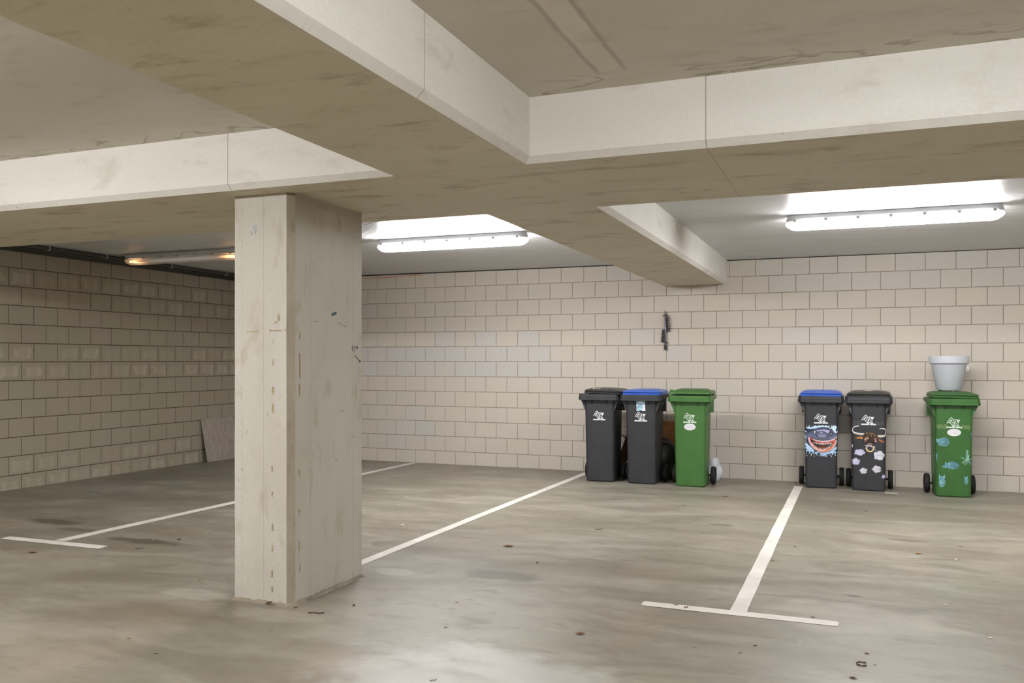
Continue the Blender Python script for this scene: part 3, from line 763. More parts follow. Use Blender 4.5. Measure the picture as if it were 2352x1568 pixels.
def bull():
    P = Paint(60, 905, 195, 1460, 8.0)
    def horn(pts, ws, cols):
        n = len(pts) - 1
        for i in range(n):
            c = tuple(int(a + (b - a) * i / n) for a, b in zip(*cols)); P.line(pts[i:i + 2], ws[0] + (ws[1] - ws[0]) * i / n, c)
    for dx, dy, w_ in ((0, 10, 8), (0, 0, 0)):
        cl = ((150, 138, 116), (120, 108, 90)) if w_ else ((206, 202, 196), (222, 218, 214))
        horn([(390, 490 + dy), (310, 490 + dy), (220, 478 + dy), (150, 460 + dy), (112, 425), (118, 380), (160, 340), (215, 320), (272, 314)], (36 + w_, 14), cl)
        horn([(700, 520 + dy), (770, 525 + dy), (850, 515 + dy), (880, 480), (888, 420), (870, 375), (820, 358), (745, 358)], (40 + w_, 16), cl)
    P.poly([(165, 605), (230, 560), (300, 550), (370, 570), (355, 605), (280, 590)], (150, 98, 52), ((206, 140, 76), 'x', 170, 350))
    P.poly([(705, 590), (760, 600), (850, 640), (860, 665), (790, 660), (730, 630)], (190, 106, 60), ((120, 80, 48), 'x', 710, 850))
    hd = P.poly([(385, 480), (440, 462), (600, 468), (690, 500), (710, 560), (680, 650), (640, 700), (600, 740), (470, 740), (400, 700), (345, 660), (360, 560)], (60, 46, 34), ((36, 28, 24), 'y', 480, 740))
    for q in (((430, 470), (520, 462), 14, (190, 156, 96)), ((545, 500), (560, 540), 16, (150, 116, 64)), ((600, 480), (640, 540), 14, (146, 110, 60)), ((470, 480), (480, 550), 10, (110, 84, 52)), ((520, 470), (600, 474), 12, (176, 140, 84)), ((660, 505), (690, 540), 10, (130, 96, 60))):
        P.line(q[:2], q[2], q[3], clip=hd)
    P.poly([(395, 600), (440, 540), (500, 590), (460, 620), (430, 660), (390, 660)], (126, 92, 76), clip=hd); P.ell(415, 602, 14, 16, (214, 200, 196)); P.ell(470, 585, 28, 18, (176, 146, 136), clip=hd)
    P.poly([(610, 600), (650, 570), (680, 600), (670, 660), (630, 660)], (126, 86, 74), clip=hd); P.ell(655, 640, 13, 18, (214, 190, 196)); P.line([(615, 600), (670, 580)], 10, (190, 160, 150), clip=hd)
    P.ell(520, 720, 70, 26, (118, 90, 82)); P.ell(520, 708, 45, 12, (164, 134, 124))
    P.line([(415, 742), (520, 752), (630, 765)], 22, (190, 188, 214))
    P.line([(440, 790), (380, 835)], 14, (96, 98, 150)); P.line([(605, 790), (660, 850)], 16, (150, 152, 196))
    arc = [(520 + 78 * math.cos(math.radians(a)), 800 + 72 * math.sin(math.radians(a))) for a in range(-25, 206, 11)]
    P.line(arc, 34, (196, 168, 104)); P.line(arc, 10, (244, 228, 180)); P.line([(520 + 92 * math.cos(math.radians(a)), 803 + 84 * math.sin(math.radians(a))) for a in range(30, 150, 10)], 8, (120, 88, 46))
    for q in ((285, 895, 120, 68, (178, 178, 220), (190, 188, 216), 1), (725, 950, 122, 98, (206, 204, 214), (190, 188, 202), 2), (190, 1100, 100, 72, (184, 184, 222), (186, 184, 212), 3), (370, 1298, 84, 64, (206, 202, 212), (190, 186, 198), 4),
              (672, 1252, 98, 78, (206, 202, 212), (186, 182, 194), 5), (830, 1408, 46, 40, (172, 174, 214), (182, 180, 210), 6), (96, 762, 30, 40, (206, 202, 208), (196, 192, 200), 7)):
        blotch(P, *q)
    rg = np.random.default_rng(8)
    band = (P.X > 115) & (P.X < 835) & (P.Y > 208) & (P.Y < 300) & ~((P.X > 320) & (P.X < 645))
    v = rg.random(P.X.shape); P.put(band & (v < .5), (74, 75, 72)); P.put(band & (v < .16), (112, 112, 92))
    return P

def cats():
    P = Paint(255, 690, 745, 1410, 2.6); A, B = (98, 148, 160), (62, 104, 104)
    def shade(m, cx, cy, r, seed):
        rg = random.Random(seed)
        for k in range(16):
            x, y = cx + rg.uniform(-r, r), cy + rg.uniform(-r * .5, r * .6)
            P.line([(x, y), (x + rg.uniform(-8, 14), y + rg.uniform(4, 16))], rg.uniform(3, 6), rg.choice([(78, 118, 124), (140, 186, 198), (60, 100, 96)]), clip=m)
    def head(x, y, s):
        return P.inside([(x - s, y - s * 1.3), (x - s * .35, y - s * .6), (x + s * .35, y - s * .6), (x + s, y - s * 1.3), (x + s * .95, y + s * .3), (x, y + s * .95), (x - s * .95, y + s * .3)])
    def cat(parts, hd, seed, c1=A, c2=B):
        m = np.zeros(P.a.shape, bool)
        for (cx, cy, rx, ry) in parts: m |= np.hypot((P.X - cx) / rx, (P.Y - cy) / ry) < 1
        m |= head(*hd); P.put(m, c1, (c2, 'x', parts[0][0] - 50, parts[0][0] + 70)); shade(m, parts[0][0], parts[0][1], parts[0][2], seed)
        P.put(head(*hd) & m, (118, 168, 184)); shade(head(*hd), hd[0], hd[1], hd[2], seed + 50)
        for sx in (-.4, .4): P.ell(hd[0] + sx * hd[2], hd[1] + .02 * hd[2], 3.2, 3.2, (52, 84, 92))
    cat([(365, 938, 55, 46), (340, 960, 38, 20)], (300, 928, 24), 1)
    cat([(455, 1172, 72, 38), (400, 1186, 60, 14)], (398, 1168, 26), 2)
    cat([(345, 1348, 34, 44), (330, 1375, 12, 18), (352, 1375, 12, 18)], (342, 1306, 32), 3, (132, 178, 186), (84, 126, 120))
    cat([(596, 1322, 20, 34), (600, 1348, 8, 16)], (592, 1296, 20), 4, (118, 166, 176), (70, 112, 108))
    leafc = [(120, 164, 150), (96, 150, 140), (150, 186, 160)]
    for k, (x, y, dx, dy) in enumerate(((604, 1060, 0, -34), (570, 1100, -24, -10), (590, 1120, -30, 22), (630, 1110, 24, -14), (640, 1140, 22, 14), (612, 1090, 10, -20), (600, 1140, -14, 16), (650, 1155, 16, 8))):
        P.line([(x - dx, y - dy), (x + dx, y + dy)], 15 if k else 24, leafc[k % 3]); P.line([(x - dx, y - dy), (x + dx, y + dy)], 3, (60, 96, 78))
    P.poly([(640, 836), (662, 846), (682, 900), (676, 956), (660, 920)], (104, 152, 176), ((74, 116, 120), 'x', 640, 680))
    P.poly([(272, 1080), (296, 1048), (292, 1110), (284, 1140)], (96, 150, 168))
    rg = np.random.default_rng(8)
    band = (P.X > 285) & (P.X < 655) & (P.Y > 762 + 3 * np.sin(P.X / 9)) & (P.Y < 806 + 3 * np.sin(P.X / 7)) & ~((P.X > 395) & (P.X < 535)) & ~((P.X > 630) & (rg.random(P.X.shape) < .6))
    v = rg.random(P.X.shape); P.put(band & (v < .75), (94, 122, 74)); P.put(band & (v < .3), (122, 146, 96))
    return P

def poster():
    P = Paint(600, 1095, 215, 765, 6.5); base = [(605, 225), (1075, 225), (1092, 755), (620, 760)]
    m = P.poly(base, (222, 224, 230)); P.poly([(605, 225), (1075, 225), (1076, 275), (606, 280)], (96, 150, 104)); P.poly([(606, 280), (1076, 275), (1080, 345), (606, 360)], (86, 176, 220))
    P.ell(840, 420, 220, 140, (206, 216, 232), clip=m & (P.Y > 285))
    stroke_text(P, 'WATER', 715, 300, 42, 52, 22, 13, (236, 240, 246)); stroke_text(P, 'POWER', 640, 395, 58, 75, 28, 16, (124, 164, 214))
    P.ell(790, 600, 140, 140, (120, 180, 200), ((170, 214, 230), 'y', 500, 740), clip=m & (P.Y > 460)); P.poly([(670, 720), (900, 720), (900, 752), (680, 752)], (150, 206, 228))
    P.line([(690, 570), (780, 510), (880, 455)], 34, (52, 108, 150)); P.ell(800, 585, 75, 62, (208, 214, 208)); P.line([(700, 600), (790, 590), (890, 592)], 22, (88, 134, 152))
    P.line([(930, 470), (945, 560), (930, 640)], 26, (120, 176, 200)); P.line([(670, 560), (660, 640), (690, 700)], 22, (96, 150, 172))
    P.a &= ~P.inside([(765, 740), (915, 730), (915, 770), (765, 770)])
    return P

def oval():
    P = Paint(470, 1160, 835, 1255, 11); P.ell(815, 1040, 340, 208, (220, 218, 222))
    for y, spans in ((950, ((550, 740), (770, 1050))), (1030, ((655, 705), (740, 965))), (1108, ((550, 650), (690, 760), (800, 1070)))):
        for a, b in spans:
            for x in np.arange(a, b, 26): P.line([(x, y - 8), (x + 11, y + 8)], 13, (168, 168, 172))
    return P

def lid_text(cols):
    P = Paint(-.11, .11, -.012, .012, .0022); rg = random.Random(2)
    for a, b in ((-.105, -.03), (-.018, .015), (.028, .105)):
        x = a
        while x < b: P.line([(x, -.008), (x + .003, .008)], .004, cols); x += .0075
    return P

def pieces(P, place, spec, rest):
    # cut one painted sheet into the separate stickers it shows
    out, left = [], P.a.copy()
    import copy
    for nm, lab, (x0, x1, y0, y1) in spec:
        q = copy.copy(P); q.a = left & (P.X >= x0) & (P.X <= x1) & (P.Y >= y0) & (P.Y <= y1); left &= ~q.a
        out.append((nm, q, place, 0, lab))
    if rest:
        q = copy.copy(P); q.a = left; out.append((rest[0], q, place, 0, rest[1]))
    return tuple(out)
BULL = pieces(bull(), mapper(487, .00043, .844, .000484), [
    ('tape_residue', 'faded speckled strip of old tape', (60, 480, 190, 302)), ('tape_residue', 'faded speckled strip of old tape', (481, 905, 190, 302)), ('puff_sticker', None, (150, 418, 812, 980)), ('puff_sticker', None, (606, 870, 840, 1060)),
    ('puff_sticker', None, (60, 310, 1015, 1190)), ('puff_sticker', None, (270, 470, 1220, 1380)), ('puff_sticker', None, (560, 790, 1160, 1345)), ('puff_sticker', None, (770, 905, 1355, 1460)), ('puff_sticker', None, (60, 135, 710, 815))],
    ('bull_sticker', 'sticker of a brown bull head with white horns and a gold nose ring'))
CATS = pieces(cats(), mapper(468, .00087, 1.505, .001007), [
    ('tape_residue', 'faded speckled strip of old tape', (255, 465, 745, 815)), ('tape_residue', 'faded speckled strip of old tape', (466, 690, 745, 815)), ('cat_sticker', 'pale blue sitting cat', (265, 430, 875, 995)), ('cat_sticker', 'pale blue lying cat', (325, 535, 1120, 1220)),
    ('cat_sticker', 'pale blue upright kitten', (295, 405, 1250, 1410)), ('cat_sticker', 'small pale blue kitten', (560, 635, 1255, 1375)), ('leaf_sticker', 'pale green leaves', (530, 690, 1010, 1190)),
    ('sticker_edge', None, (630, 690, 830, 970)), ('sticker_edge', None, (255, 302, 1035, 1150))], None)
CACHE = {}
def bin_(name, x, yfront, rz, body, lid, label, group, lidkind='lip', lid_dx=0.0, lid_roll=0.0, decals=()):
    yc = yfront + 0.18
    root = thing(name, label, 'wheelie bin', (x, yc, fz(yc)), rz, group)
    # body -----------------------------------------------------------
    bm = bmesh.new()
    zs = (0.0, 0.014, 0.06, 0.3, 0.6, 0.8, 0.94)
    loft(bm, [rrect(hw(z) - (.014 if z == 0 else 0), yf(z) + (.012 if z == 0 else 0), yb(z) - (.012 if z == 0 else 0), z, RC, 6) for z in zs])
    z0, z1 = .932, 1.0
    def ring8(hx, a, b, zf, zb, c=.028):
        pts = [(hx - c, a), (hx, a + c), (hx, b - .02), (hx - .02, b), (-hx + .02, b), (-hx, b - .02), (-hx, a + c), (-hx + c, a)]
        return [Vector((px_, py_, zf + (zb - zf) * max(0, min(1, (py_ + .1) / .3)))) for px_, py_ in pts]
    fy, by = yf(.96) - .05, yb(.96) + .02
    loft(bm, [ring8(.226, fy + .006, by, z0, .96), ring8(.2345, fy - .002, by, z0 + .002, .962), ring8(.2345, fy - .002, by, z0 + .03, .975), ring8(.230, fy + .001, by, z0 + .033, .977), ring8(.2295, fy + .002, by, z1, z1), ring8(.215, fy + .016, by - .012, z1 + .0005, z1 + .0005)])
    for sx in (-1, 1):       # side gussets under the rim, rear skirt plates, front ribs
        prof = [(hw(.82) - .01, .80), (hw(.82) + .002, .815), (.198, .88), (.2265, z0 + .002), (hw(.9) - .01, z0 + .002)]
        loft(bm, [[Vector((sx * a, yy + (0.014 if b > .9 else 0), b)) for a, b in prof] for yy in (yf(.88) + .022, .06)])
        box(bm, *sorted((sx * (hw(.85) - .012), sx * .206)), .14, .205, .80, .965)
        bm2 = [(sx * .086 - .004, sx * .086 + .004)]
        vs = []
        for xx in bm2[0]:
            vs.append([bm.verts.new((xx, yf(.94) - .036, .933)), bm.verts.new((xx, yf(.94) + .01, .933)), bm.verts.new((xx, yf(.89) + .01, .888)), bm.verts.new((xx, yf(.89) - .003, .888))])
        a_, b_ = vs
        bm.faces.new(a_); bm.faces.new(b_[::-1])
        for i in range(4): bm.faces.new((a_[i], b_[i], b_[(i + 1) % 4], a_[(i + 1) % 4]))
    from_bm('bin_body', bm, body, root, angle=35)
    # rear handle bar with two lugs
    bm = bmesh.new()
    tube(bm, [(-.2, by + .006, .972), (.2, by + .006, .972)], .011, 10)
    for sx in (-.17, 0, .17): box(bm, sx - .014, sx + .014, by - .012, by + .012, .958, .992)
    from_bm('handle', bm, body, root, angle=40)
    # lid --------------------------------------------------------------
    bm = bmesh.new(); lf = fy + .006; lb = by - .01
    if lidkind == 'lip':
        secs = [(.213, lf, lb, 1.001, .022), (.213, lf - .002, lb, 1.019, .022), (.206, lf + .012, lb - .004, 1.0215, .022), (.206, lf + .013, lb - .004, 1.026, .022),
                (.212, lf - .008, lb - .004, 1.0285, .026), (.211, lf - .008, lb - .004, 1.034, .026), (.196, lf + .022, lb - .012, 1.044, .03), (.165, lf + .07, lb - .03, 1.0555, .05), (.10, lf + .14, lb - .09, 1.062, .06), (.03, lf + .2, lb - .17, 1.0635, .02)]
    else:
        secs = [(.222, lf - .002, lb, 1.013, .035), (.226, lf - .008, lb, 1.019, .04), (.225, lf - .006, lb, 1.036, .04), (.219, lf + .004, lb - .004, 1.044, .04), (.20, lf + .03, lb - .01, 1.049, .035), (.168, lf + .07, lb - .02, 1.052, .035), (.150, lf + .09, lb - .03, 1.064, .035), (.14, lf + .10, lb - .04, 1.067, .03)]
    loft(bm, [rrect(a, b, c, d, r, 5) for a, b, c, d, r in secs])
    if lidkind == 'round':
        for sx in (-1, 1): lathe(bm, [(.022, 1.043), (.022, 1.055), (.016, 1.062), (0.001, 1.063)], 12, 'Z', (sx * .196, lf + .045, 0))
        for sx in (-1, 1): box(bm, *sorted((sx * .19, sx * .212)), lb - .06, lb - .03, .998, 1.02)
    lo = from_bm('lid', bm, lid, root, angle=35)
    lo.location = (lid_dx, 0, 0.006 * (lid_roll != 0)); lo.rotation_euler = (0, lid_roll, 0)
    # wheels and axle ---------------------------------------------------
    bm = bmesh.new(); tube(bm, [(-.228, .125, .1), (.228, .125, .1)], .011, 10); from_bm('axle', bm, M['axle'], root, smooth=True)
    for sx in (-1, 1):
        bm = bmesh.new(); w = .024
        lathe(bm, [(.012, -w * .7), (.03, -w * .8), (.06, -w * .55), (.075, -w * .6), (.08, -w * .9), (.092, -w), (.0985, -w * .55), (.1, -w * .15), (.1, w * .15), (.0985, w * .55), (.092, w), (.08, w * .9), (.075, w * .6), (.06, w * .55), (.03, w * .8), (.012, w * .7)], 28, 'X', (sx * .211, .125, .1), 0, True, True)
        from_bm('wheel', bm, M['rubber'], root, angle=40)
    # stickers -----------------------------------------------------------
    for dname, P, place, off, lab in decals:
        par = lo if dname == 'lid_print' or dname == 'lid_sticker' else root
        P.build(dname, par, place, off, lab)
    return root

K = .00021
LG = ('logo', rd_logo((226, 226, 230)), mapper(875, K, .703 + 1280 * .000224, .000224), .0006, 'white angular letter emblem with underline')
LGg = ('logo', rd_logo((206, 220, 206)), mapper(875, K, .703 + 1280 * .000224, .000224), .0006, 'white angular letter emblem with underline')
def lid_z(y): return float(np.interp(y, (-.25, -.239, -.191, -.121, -.061, 0.1), (1.034, 1.044, 1.0555, 1.062, 1.0635, 1.0635))) + .0016
def lidplace(y0, sy=1.0, x0=0.0):
    def f(x, y, off): return (x0 + x, y0 + y * sy, lid_z(y0 + y * sy) + off)
    return f
OV = ('oval_sticker', oval(), mapper(815, .000185, .703 + 800 * .000185 * .95, .000178), .0006, 'white oval sticker with three grey lines of print')
G1, G2 = 'three bins standing together left of the right bay line', 'bins on the right along the far wall'
def white_tag():
    P = Paint(-.04, .04, -.03, .03, .004); P.poly([(-.035, -.025), (.035, -.025), (.035, .025), (-.035, .025)], (205, 198, 180)); return P
def frame_tag():
    P = Paint(-.05, .05, -.05, .05, .005); P.poly([(-.045, -.045), (.045, -.045), (.045, .045), (-.045, .045)], (190, 186, 172)); P.a &= ~P.inside([(-.03, -.03), (.03, -.03), (.03, .03), (-.03, .03)]); return P
bin_('wheelie_bin', -2.724, 9.487, .02, M['charcoal'], M['charcoal_lid'], 'charcoal wheelie bin with slightly raised black lid, beside the white bay line end', G1, lid_roll=.028, lid_dx=.02, decals=(LG,
     ('lid_sticker', frame_tag(), lidplace(-.185, 1.0, -.085), .001, 'pale outlined square sticker on the lid')))
bin_('wheelie_bin', -2.236, 9.476, 0.0, M['charcoal'], M['blue'], 'charcoal wheelie bin with blue lid and small picture sticker above the emblem', G1, lid_dx=.012, decals=(LG,
     ('picture_sticker', poster(), mapper(845, K, .703 + 1280 * .000224, .000224), .0006, 'small blue, green and white picture sticker reading WATER POWER'), ('lid_print', lid_text((150, 176, 226)), lidplace(-.15, 3.0), .001, None)))
bin_('wheelie_bin', -1.694, 9.460, .02, M['green'], M['green'], 'bright green wheelie bin with oval sticker, rightmost of the three together', G1, lidkind='round', decals=(LGg, OV))
bin_('wheelie_bin', -.362, 9.905, .02, M['charcoal'], M['blue'], 'charcoal wheelie bin with blue lid and grinning shark sticker', G2, decals=(LG,
     ('shark_sticker', shark(), mapper(715, .00031, .833, .000329), 0, 'large sticker of a grinning shark bursting through water'), ('lid_print', lid_text((150, 176, 226)), lidplace(-.15, 3.0), .001, None)))
bin_('wheelie_bin', .124, 9.872, -.04, M['charcoal'], M['charcoal_lid'], 'charcoal wheelie bin with black lid and bull head sticker', G2, decals=BULL + (LG,
     ('lid_sticker', white_tag(), lidplace(-.15, 1.6, .0), .002, 'pale rectangular sticker on the lid')))
bin_('wheelie_bin', .902, 9.735, .05, M['green_dark'], M['green_dark'], 'dark green wheelie bin with cat stickers, carrying a grey flowerpot', G2, lid_dx=-.006, lid_roll=.012, decals=CATS + (LGg, OV))

# flowerpot on the last bin
yp = 9.94
pot = thing('flower_pot', 'light grey plastic flowerpot standing on the dark green bin lid', 'flowerpot', (.885, yp, fz(yp) + 1.080))
bm = bmesh.new()
lathe(bm, [(.0, .004), (.108, .004), (.112, .0), (.118, .006), (.166, .262), (.168, .266), (.176, .268), (.186, .276), (.191, .343), (.189, .347), (.184, .347), (.178, .30), (.15, .27), (.105, .02), (0, .018)], 56)
from_bm('pot_body', bm, M['pot'], pot, angle=40)
for k in range(3):
    bm = bmesh.new(); a = 2 * math.pi * k / 3 - 1.2; lathe(bm, [(.0, -.010), (.018, -.010), (.018, .004), (0, .004)], 12, 'Z', (.085 * math.cos(a), .085 * math.sin(a), 0))
    from_bm('foot', bm, M['pot'], pot)
bm = bmesh.new(); tube(bm, [(.158, -.05, .215), (.172, -.05, .20), (.176, -.05, .232), (.17, -.05, .245), (.162, -.05, .226), (.156, -.05, .19)], .004, 6)
o = from_bm('hook', bm, M['tag'], pot, smooth=True); o['label'] = 'small clear plastic hook'

# ------------------------------------------------------------------ things behind the bins
def blob(name, mat, loc, sx, sy, sz, seed, label, cat, amp=.18, knot=False):
    bm = bmesh.new(); bmesh.ops.create_icosphere(bm, subdivisions=4, radius=1.0)
    rg = np.random.default_rng(seed); D = rg.normal(size=(14, 3)); D /= np.linalg.norm(D, axis=1)[:, None]; A = rg.uniform(.3, 1, 14)
    for v in bm.verts:
        n_ = np.array(v.co); f = 1.0
        for d_, a in zip(D, A): f += amp * a * (abs(math.sin(3.1 * float(n_ @ d_) + a * 7)) - .5) * .5
        p = Vector((v.co.x * sx * f, v.co.y * sy * f, v.co.z * sz * f))
        if knot and v.co.z > .7: p.z += (v.co.z - .7) * sz * .8; p.x *= 1 - (v.co.z - .7) * 1.8; p.y *= 1 - (v.co.z - .7) * 1.8
        p.z = max(p.z, -sz * .8) + sz * .8
        v.co = p
    o = from_bm(name, bm, mat, smooth=True); o.location = loc
    return tag(o, label, cat)
blob('plastic_bag', M['bag'], (-1.535, 10.11, fz(10.1)), .085, .085, .135, 3, 'crumpled white plastic bag on the floor behind the bright green bin', 'bag', .2)
blob('rubbish_bag', M['bag_black'], (-2.20, 10.02, fz(10.0)), .27, .11, .262, 6, 'black bag of rubbish behind the two bins with blue and green lids', 'bag', .14)
bm = bmesh.new()
pts = [(-.26, 0), (.26, 0), (.26, .63), (-.26, .67)]
loft(bm, [[Vector((a, (0 if q == 0 else .012) + b * .12, b)) for a, b in pts] for q in (0, 1)])
o = from_bm('hardboard_panel', bm, M['hardboard'], smooth=False); o.location = (-2.03, 10.235, fz(10.2) + .001)
tag(o, 'brown hardboard panel leaning on the wall behind the bright green bin', 'board')
bm = bmesh.new()
loft(bm, [[Vector((a, q + .05 * b, b)) for a, b in ((-.13, .0), (-.05, .0), (.055, .30), (.09, .48), (.10, .60), (.05, .58), (-.015, .42), (-.075, .25))] for q in (0, .02)])
o = from_bm('plank', bm, M['plank']); o.location = (-2.585, 10.13, fz(10.1) + .001); tag(o, 'dark brown curved plank leaning in the gap between the two charcoal bins', 'plank')
bm = bmesh.new()
for dz in (0, .018): tube(bm, [(-2.66, 10.10, .50 - dz), (-2.62, 10.10, .50 - dz), (-2.585, 10.11, .475 - dz), (-2.54, 10.12, .44 - dz)], .004, 6)
tag(from_bm('cord', bm, M['plank'], smooth=True), 'thin double cord hanging in the gap behind the leftmost bins', 'cord')
bm = bmesh.new(); loft(bm, [rrect(.05, -.03, .03, z, .02, 3) for z in (0, .012)]); lathe(bm, [(.012, .012), (.012, .03), (0.001, .032)], 10)
for v in bm.verts: v.co = Matrix.Rotation(.5, 3, 'Y') @ v.co
o = from_bm('dustpan', bm, M['navy'], angle=40); o.location = (-2.555, 10.20, fz(10.2) + .215); tag(o, 'small dark blue plastic scoop behind the blue-lidded bin near the plank', 'scoop')
# grey board leaning on the left wall
bm = bmesh.new()
rings = []
for d in (0, .012):
    rings.append([Vector((XL + .118 + d, 9.30, fz(9.3) + .002)), Vector((XL + .118 + d, 9.94, fz(9.9) + .002)), Vector((XL + .005 + d, 9.93, .585)), Vector((XL + .005 + d, 9.295, .583))])
loft(bm, rings)
tag(from_bm('board', bm, M['board']), 'grey panel leaning against the left wall beside the pillar', 'board')

# ------------------------------------------------------------------ spring rod on the far wall
rod = thing('spring_rod', 'black rod with two coil springs hanging on the far wall above the bins', 'wall hanger', (-2.145, YW - .03, 1.516))
bm = bmesh.new(); tube(bm, [(0, 0, .06), (0, 0, .425)], .0105, 12); o = from_bm('rod', bm, M['steel'], rod, smooth=True); o['label'] = 'grey steel rod'
bm = bmesh.new(); lathe(bm, [(.0, -.005), (.012, -.004), (.0145, .01), (.0145, .05), (.012, .062), (0, .062)], 14); from_bm('end_cap', bm, M['black'], rod, angle=40)
for z in (.087, .412):
    bm = bmesh.new(); box(bm, -.029, .030, -.006, .008, z - .007, z + .007); box(bm, -.012, .012, .004, .0298, z - .012, z + .012); from_bm('bracket', bm, M['black'], rod)
bm = bmesh.new(); tube(bm, [(.013 * math.sin(a), 0, .448 + .016 * math.cos(a)) for a in np.linspace(-2.7, 2.9, 18)], .0025, 6); tube(bm, [(0, 0, .42), (0, 0, .436)], .005, 8); from_bm('hook', bm, M['axle'], rod, smooth=True)
for cx, w, z0_, z1_, slant in ((.036, .024, .215, .393, -.006), (-.035, .021, .095, .245, .016)):
    bm = bmesh.new(); n = 9; P_ = []
    for i in range(n * 12 + 1):
        a = 2 * math.pi * i / 12; f = i / (n * 12)
        P_.append((cx + slant * f + w * math.cos(a), .004 + .014 * math.sin(a), z0_ + (z1_ - z0_) * f + .006 * math.cos(a)))
    tube(bm, P_, .0034, 5); from_bm('coil_spring', bm, M['black'], rod, smooth=True)

# ------------------------------------------------------------------ litter
LIT = [('big',-2.365,5.840,0.086),('twig',-1.932,6.720,0.070),('bit',-1.990,5.426,0.018),('stand',-3.011,3.915,0.040),('leaf',-2.847,3.93,0.029),('twig',-2.682,3.878,0.088),('bit',-2.574,4.083,0.019),('leaf',-1.931,3.921,0.022),('leaf',-1.268,4.077,0.054),('twig',-2.075,4.353,0.017),('twig',-1.655,3.242,0.028),('pale',0.408,6.727,0.062),('paper',0.633,6.614,0.030),('paper',0.462,5.342,0.019),('paper',0.607,4.775,0.021),('leaf',-0.420,6.639,0.026),('paper',-0.252,4.354,0.017),('curl',0.044,4.286,0.024),('ring',0.022,4.135,0.058),('leaf',0.076,4.151,0.015),('leaf',-0.013,3.937,0.033),('leaf',0.083,8.492,0.032),('twig',-1.239,8.898,0.062),('twig',-1.517,8.144,0.033),('leaf',-0.530,6.102,0.024),('twig',-0.214,4.808,0.021),('twig',-0.930,4.764,0.024),('curl',-0.864,4.727,0.033),('leaf',-5.391,4.377,0.068),('twig',-4.798,4.760,0.056),('leaf',-4.771,5.121,0.040),('paper',-4.938,5.035,0.016),('leaf',-3.745,4.192,0.027),('leaf',-2.721,3.553,0.017),('leaf',-3.277,3.185,0.025),('twig',-2.985,3.060,0.016),('paper',-4.207,7.651,0.022),('paper',-4.030,7.185,0.017),('paper',-3.961,6.947,0.020),('paper',-3.490,6.282,0.032),('paper',-5.599,9.706,0.034),('paper',-5.289,9.138,0.032),('strip',0.340,9.80,0.119),('leaf',-0.638,10.21,0.05),('pale',-0.605,10.10,0.058),('pale',-0.575,10.03,0.043),('leaf',1.083,9.80,0.035),('twig',-0.446,4.220,0.017),('leaf',-0.711,4.091,0.014),('twig',0.704,7.085,0.022),('twig',-0.500,4.085,0.016)]
def leaf_bm(L, w, seed, curl=.35):
    rg = random.Random(seed); bm = bmesh.new(); n = 7; rows = []
    for i in range(n + 1):
        f = i / n; hwid = w * math.sin(math.pi * min(1, f * .93 + .05)) * rg.uniform(.8, 1.15); x = (f - .5) * L
        z = .0015 + L * curl * (f - .5) ** 2 * rg.uniform(.6, 1.3)
        rows.append([bm.verts.new((x, -hwid, z + hwid * .35)), bm.verts.new((x, 0, z)), bm.verts.new((x, hwid, z + hwid * .5))])
    for a, b in zip(rows[:-1], rows[1:]):
        for k in (0, 1): bm.faces.new((a[k], a[k + 1], b[k + 1], b[k]))
    return bm
LAB = {0: ('large red-brown curled leaf alone on the mid floor', 'leaf'), 1: ('long thin brown leaf sliver beyond the large curled leaf', 'leaf'), 3: ('orange-brown leaf propped against the pillar foot', 'leaf'), 4: ('small brown leaf by the chamfered pillar corner', 'leaf'),
       5: ('long tan leaf sliver on the floor in front of the pillar', 'leaf'), 8: ('flat brown leaf on the bright floor left of the right T-line', 'leaf'), 11: ('pale tan leaf on the floor of the right bay', 'leaf'), 18: ('ring-shaped curled dry leaf at the bottom right of the floor', 'leaf'),
       20: ('brown leaf at the lower edge below the ring-shaped leaf', 'leaf'), 28: ('dark leaf in front of the left T-line', 'leaf'), 29: ('reddish twig right of the left T-line', 'twig'), 42: ('flat white paper strip on the floor at the foot of the bull bin', 'paper'),
       43: ('brown dead leaf by the wheel of the shark bin', 'leaf'), 44: ('larger pale dead leaf beside the shark bin foot', 'leaf'), 45: ('smaller pale dead leaf touching the shark bin foot', 'leaf'), 27: ('curled dry stem lying on the right T-line bar', 'twig'), 32: ('orange-brown leaf left of the pillar foot', 'leaf'), 46: ('small brown leaf at the foot of the cat sticker bin', 'leaf')}
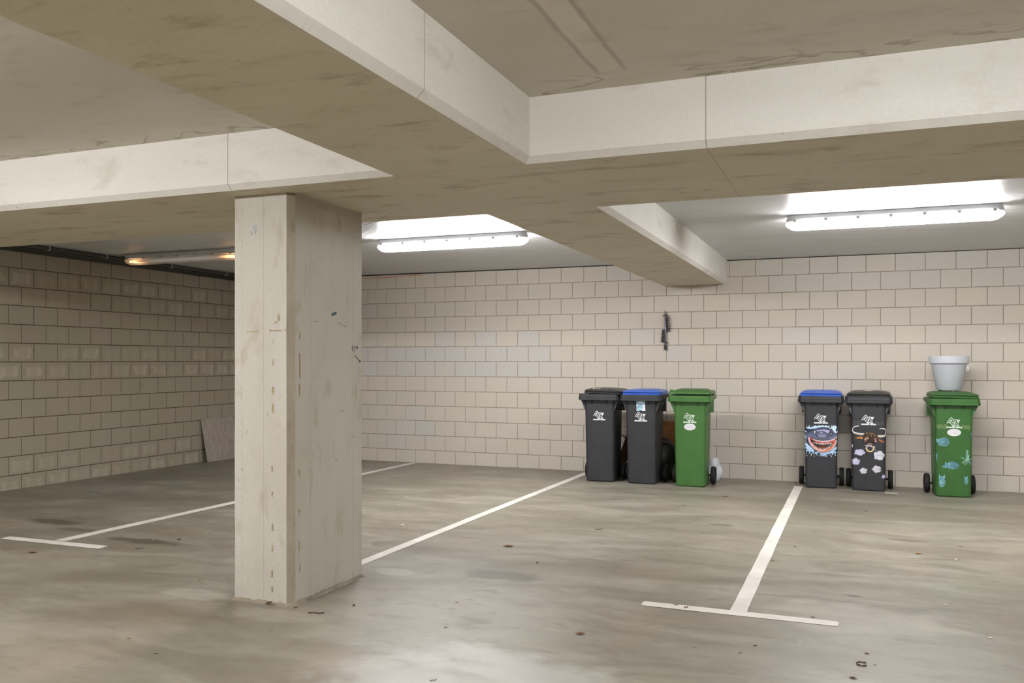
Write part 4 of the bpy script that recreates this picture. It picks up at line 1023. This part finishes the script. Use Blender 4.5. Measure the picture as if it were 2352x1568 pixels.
for i, (k, x, y, w) in enumerate(LIT):
    rg = random.Random(100 + i); mat = [M['leaf_red'], M['leaf_tan'], M['leaf_dark']][rg.randrange(3)]; rz = rg.uniform(-.5, .5) + .38
    lift = .0008
    if k == 'big': bm = leaf_bm(w, w * .2, i, .25); mat = M['leaf_red']; nm = 'dry_leaf'
    elif k in ('leaf', 'stand'): bm = leaf_bm(w, w * .26, i); nm = 'dry_leaf'
    elif k == 'pale': bm = leaf_bm(w, w * .25, i); nm = 'dry_leaf'; mat = M['leaf_tan']
    elif k == 'twig':
        bm = bmesh.new(); tube(bm, [(-w / 2, 0, .003), (-w * .1, w * .08, .004), (w * .2, w * .02, .003), (w / 2, w * .1, .005)], max(.0018, w * .035), 5); nm = 'twig'
    elif k in ('curl', 'ring'):
        bm = bmesh.new(); r0 = w * .42; rings = []
        a1 = 5.2 if k == 'ring' else 3.4
        rings = [[Vector((r0 * math.cos(a), r0 * math.sin(a), z)) * (1 if z < .001 else 1) for z in (.0, .004 + .004 * math.sin(3 * a) ** 2)] for a in np.linspace(.2, a1, 16)]
        loft(bm, rings, False, False, False); nm = 'dry_leaf' if k == 'ring' else 'twig'
    elif k == 'paper':
        bm = leaf_bm(w, w * .3, i, .5); mat = M['paper']; nm = 'paper_scrap'
    elif k == 'strip':
        bm = bmesh.new(); box(bm, -w / 2, w / 2, -.02, .02, 0, .0015); mat = M['paper']; nm = 'paper_strip'; rz = .1
    else:
        bm = bmesh.new(); bmesh.ops.create_icosphere(bm, subdivisions=2, radius=w * .4)
        for v in bm.verts: v.co *= rg.uniform(.75, 1.2); v.co.z = v.co.z * .6 + w * .2
        mat = M['leaf_dark']; nm = 'pebble'
    o = from_bm(nm, bm, mat, smooth=(k != 'strip')); o.location = (x, y, fz(y) + lift); o.rotation_euler = (0, 0, rz)
    zmin = min((v.co.z for v in o.data.vertices)); o.location.z -= zmin
    if k == 'stand': o.rotation_euler = (.9, -.2, .2); o.location.z += .012
    if i in LAB: tag(o, *LAB[i], 'litter on the floor')
    else:
        lab = {'dry_leaf': 'tiny scrap of dry brown leaf scattered on the concrete floor', 'twig': 'tiny brown stem fragment scattered on the concrete floor', 'paper_scrap': 'tiny white scrap scattered on the concrete floor', 'pebble': 'tiny dark crumb on the concrete floor'}[nm]
        tag(o, lab, {'dry_leaf': 'leaf', 'twig': 'twig', 'paper_scrap': 'scrap', 'pebble': 'crumb'}[nm], {'dry_leaf': 'tiny leaf scraps', 'twig': 'tiny stem fragments', 'paper_scrap': 'tiny white scraps', 'pebble': 'tiny crumbs'}[nm])

# ------------------------------------------------------------------ camera, world, colour
cam = bpy.data.cameras.new('camera'); co = bpy.data.objects.new('camera', cam); COL.objects.link(co)
cam.sensor_width = 36.0; cam.lens = 1977.187 / 2352 * 36; cam.shift_y = (827.684 - 784) / 2352; cam.clip_start = .05
co.location = (0, 0, HC); co.rotation_euler = (math.radians(90), 0, math.radians(21.8182))
scene.camera = co
w = bpy.data.worlds.new('world'); scene.world = w; w.use_nodes = True
w.node_tree.nodes['Background'].inputs[0].default_value = (.9, .92, 1, 1); w.node_tree.nodes['Background'].inputs[1].default_value = 0.02
scene.view_settings.view_transform = 'Standard'; scene.view_settings.look = 'None'; scene.view_settings.exposure = 0.0
scene.cycles.max_bounces = 5; scene.cycles.diffuse_bounces = 4; scene.cycles.glossy_bounces = 2;
scene.cycles.use_adaptive_sampling = True; scene.cycles.adaptive_threshold = 0.08; scene.cycles.adaptive_min_samples = 16; scene.cycles.use_light_tree = False; scene.cycles.caustics_reflective = False
scene.cycles.transparent_max_bounces = 6
scene.cycles.sample_clamp_indirect = 6.0
scene.cycles.use_denoising = True
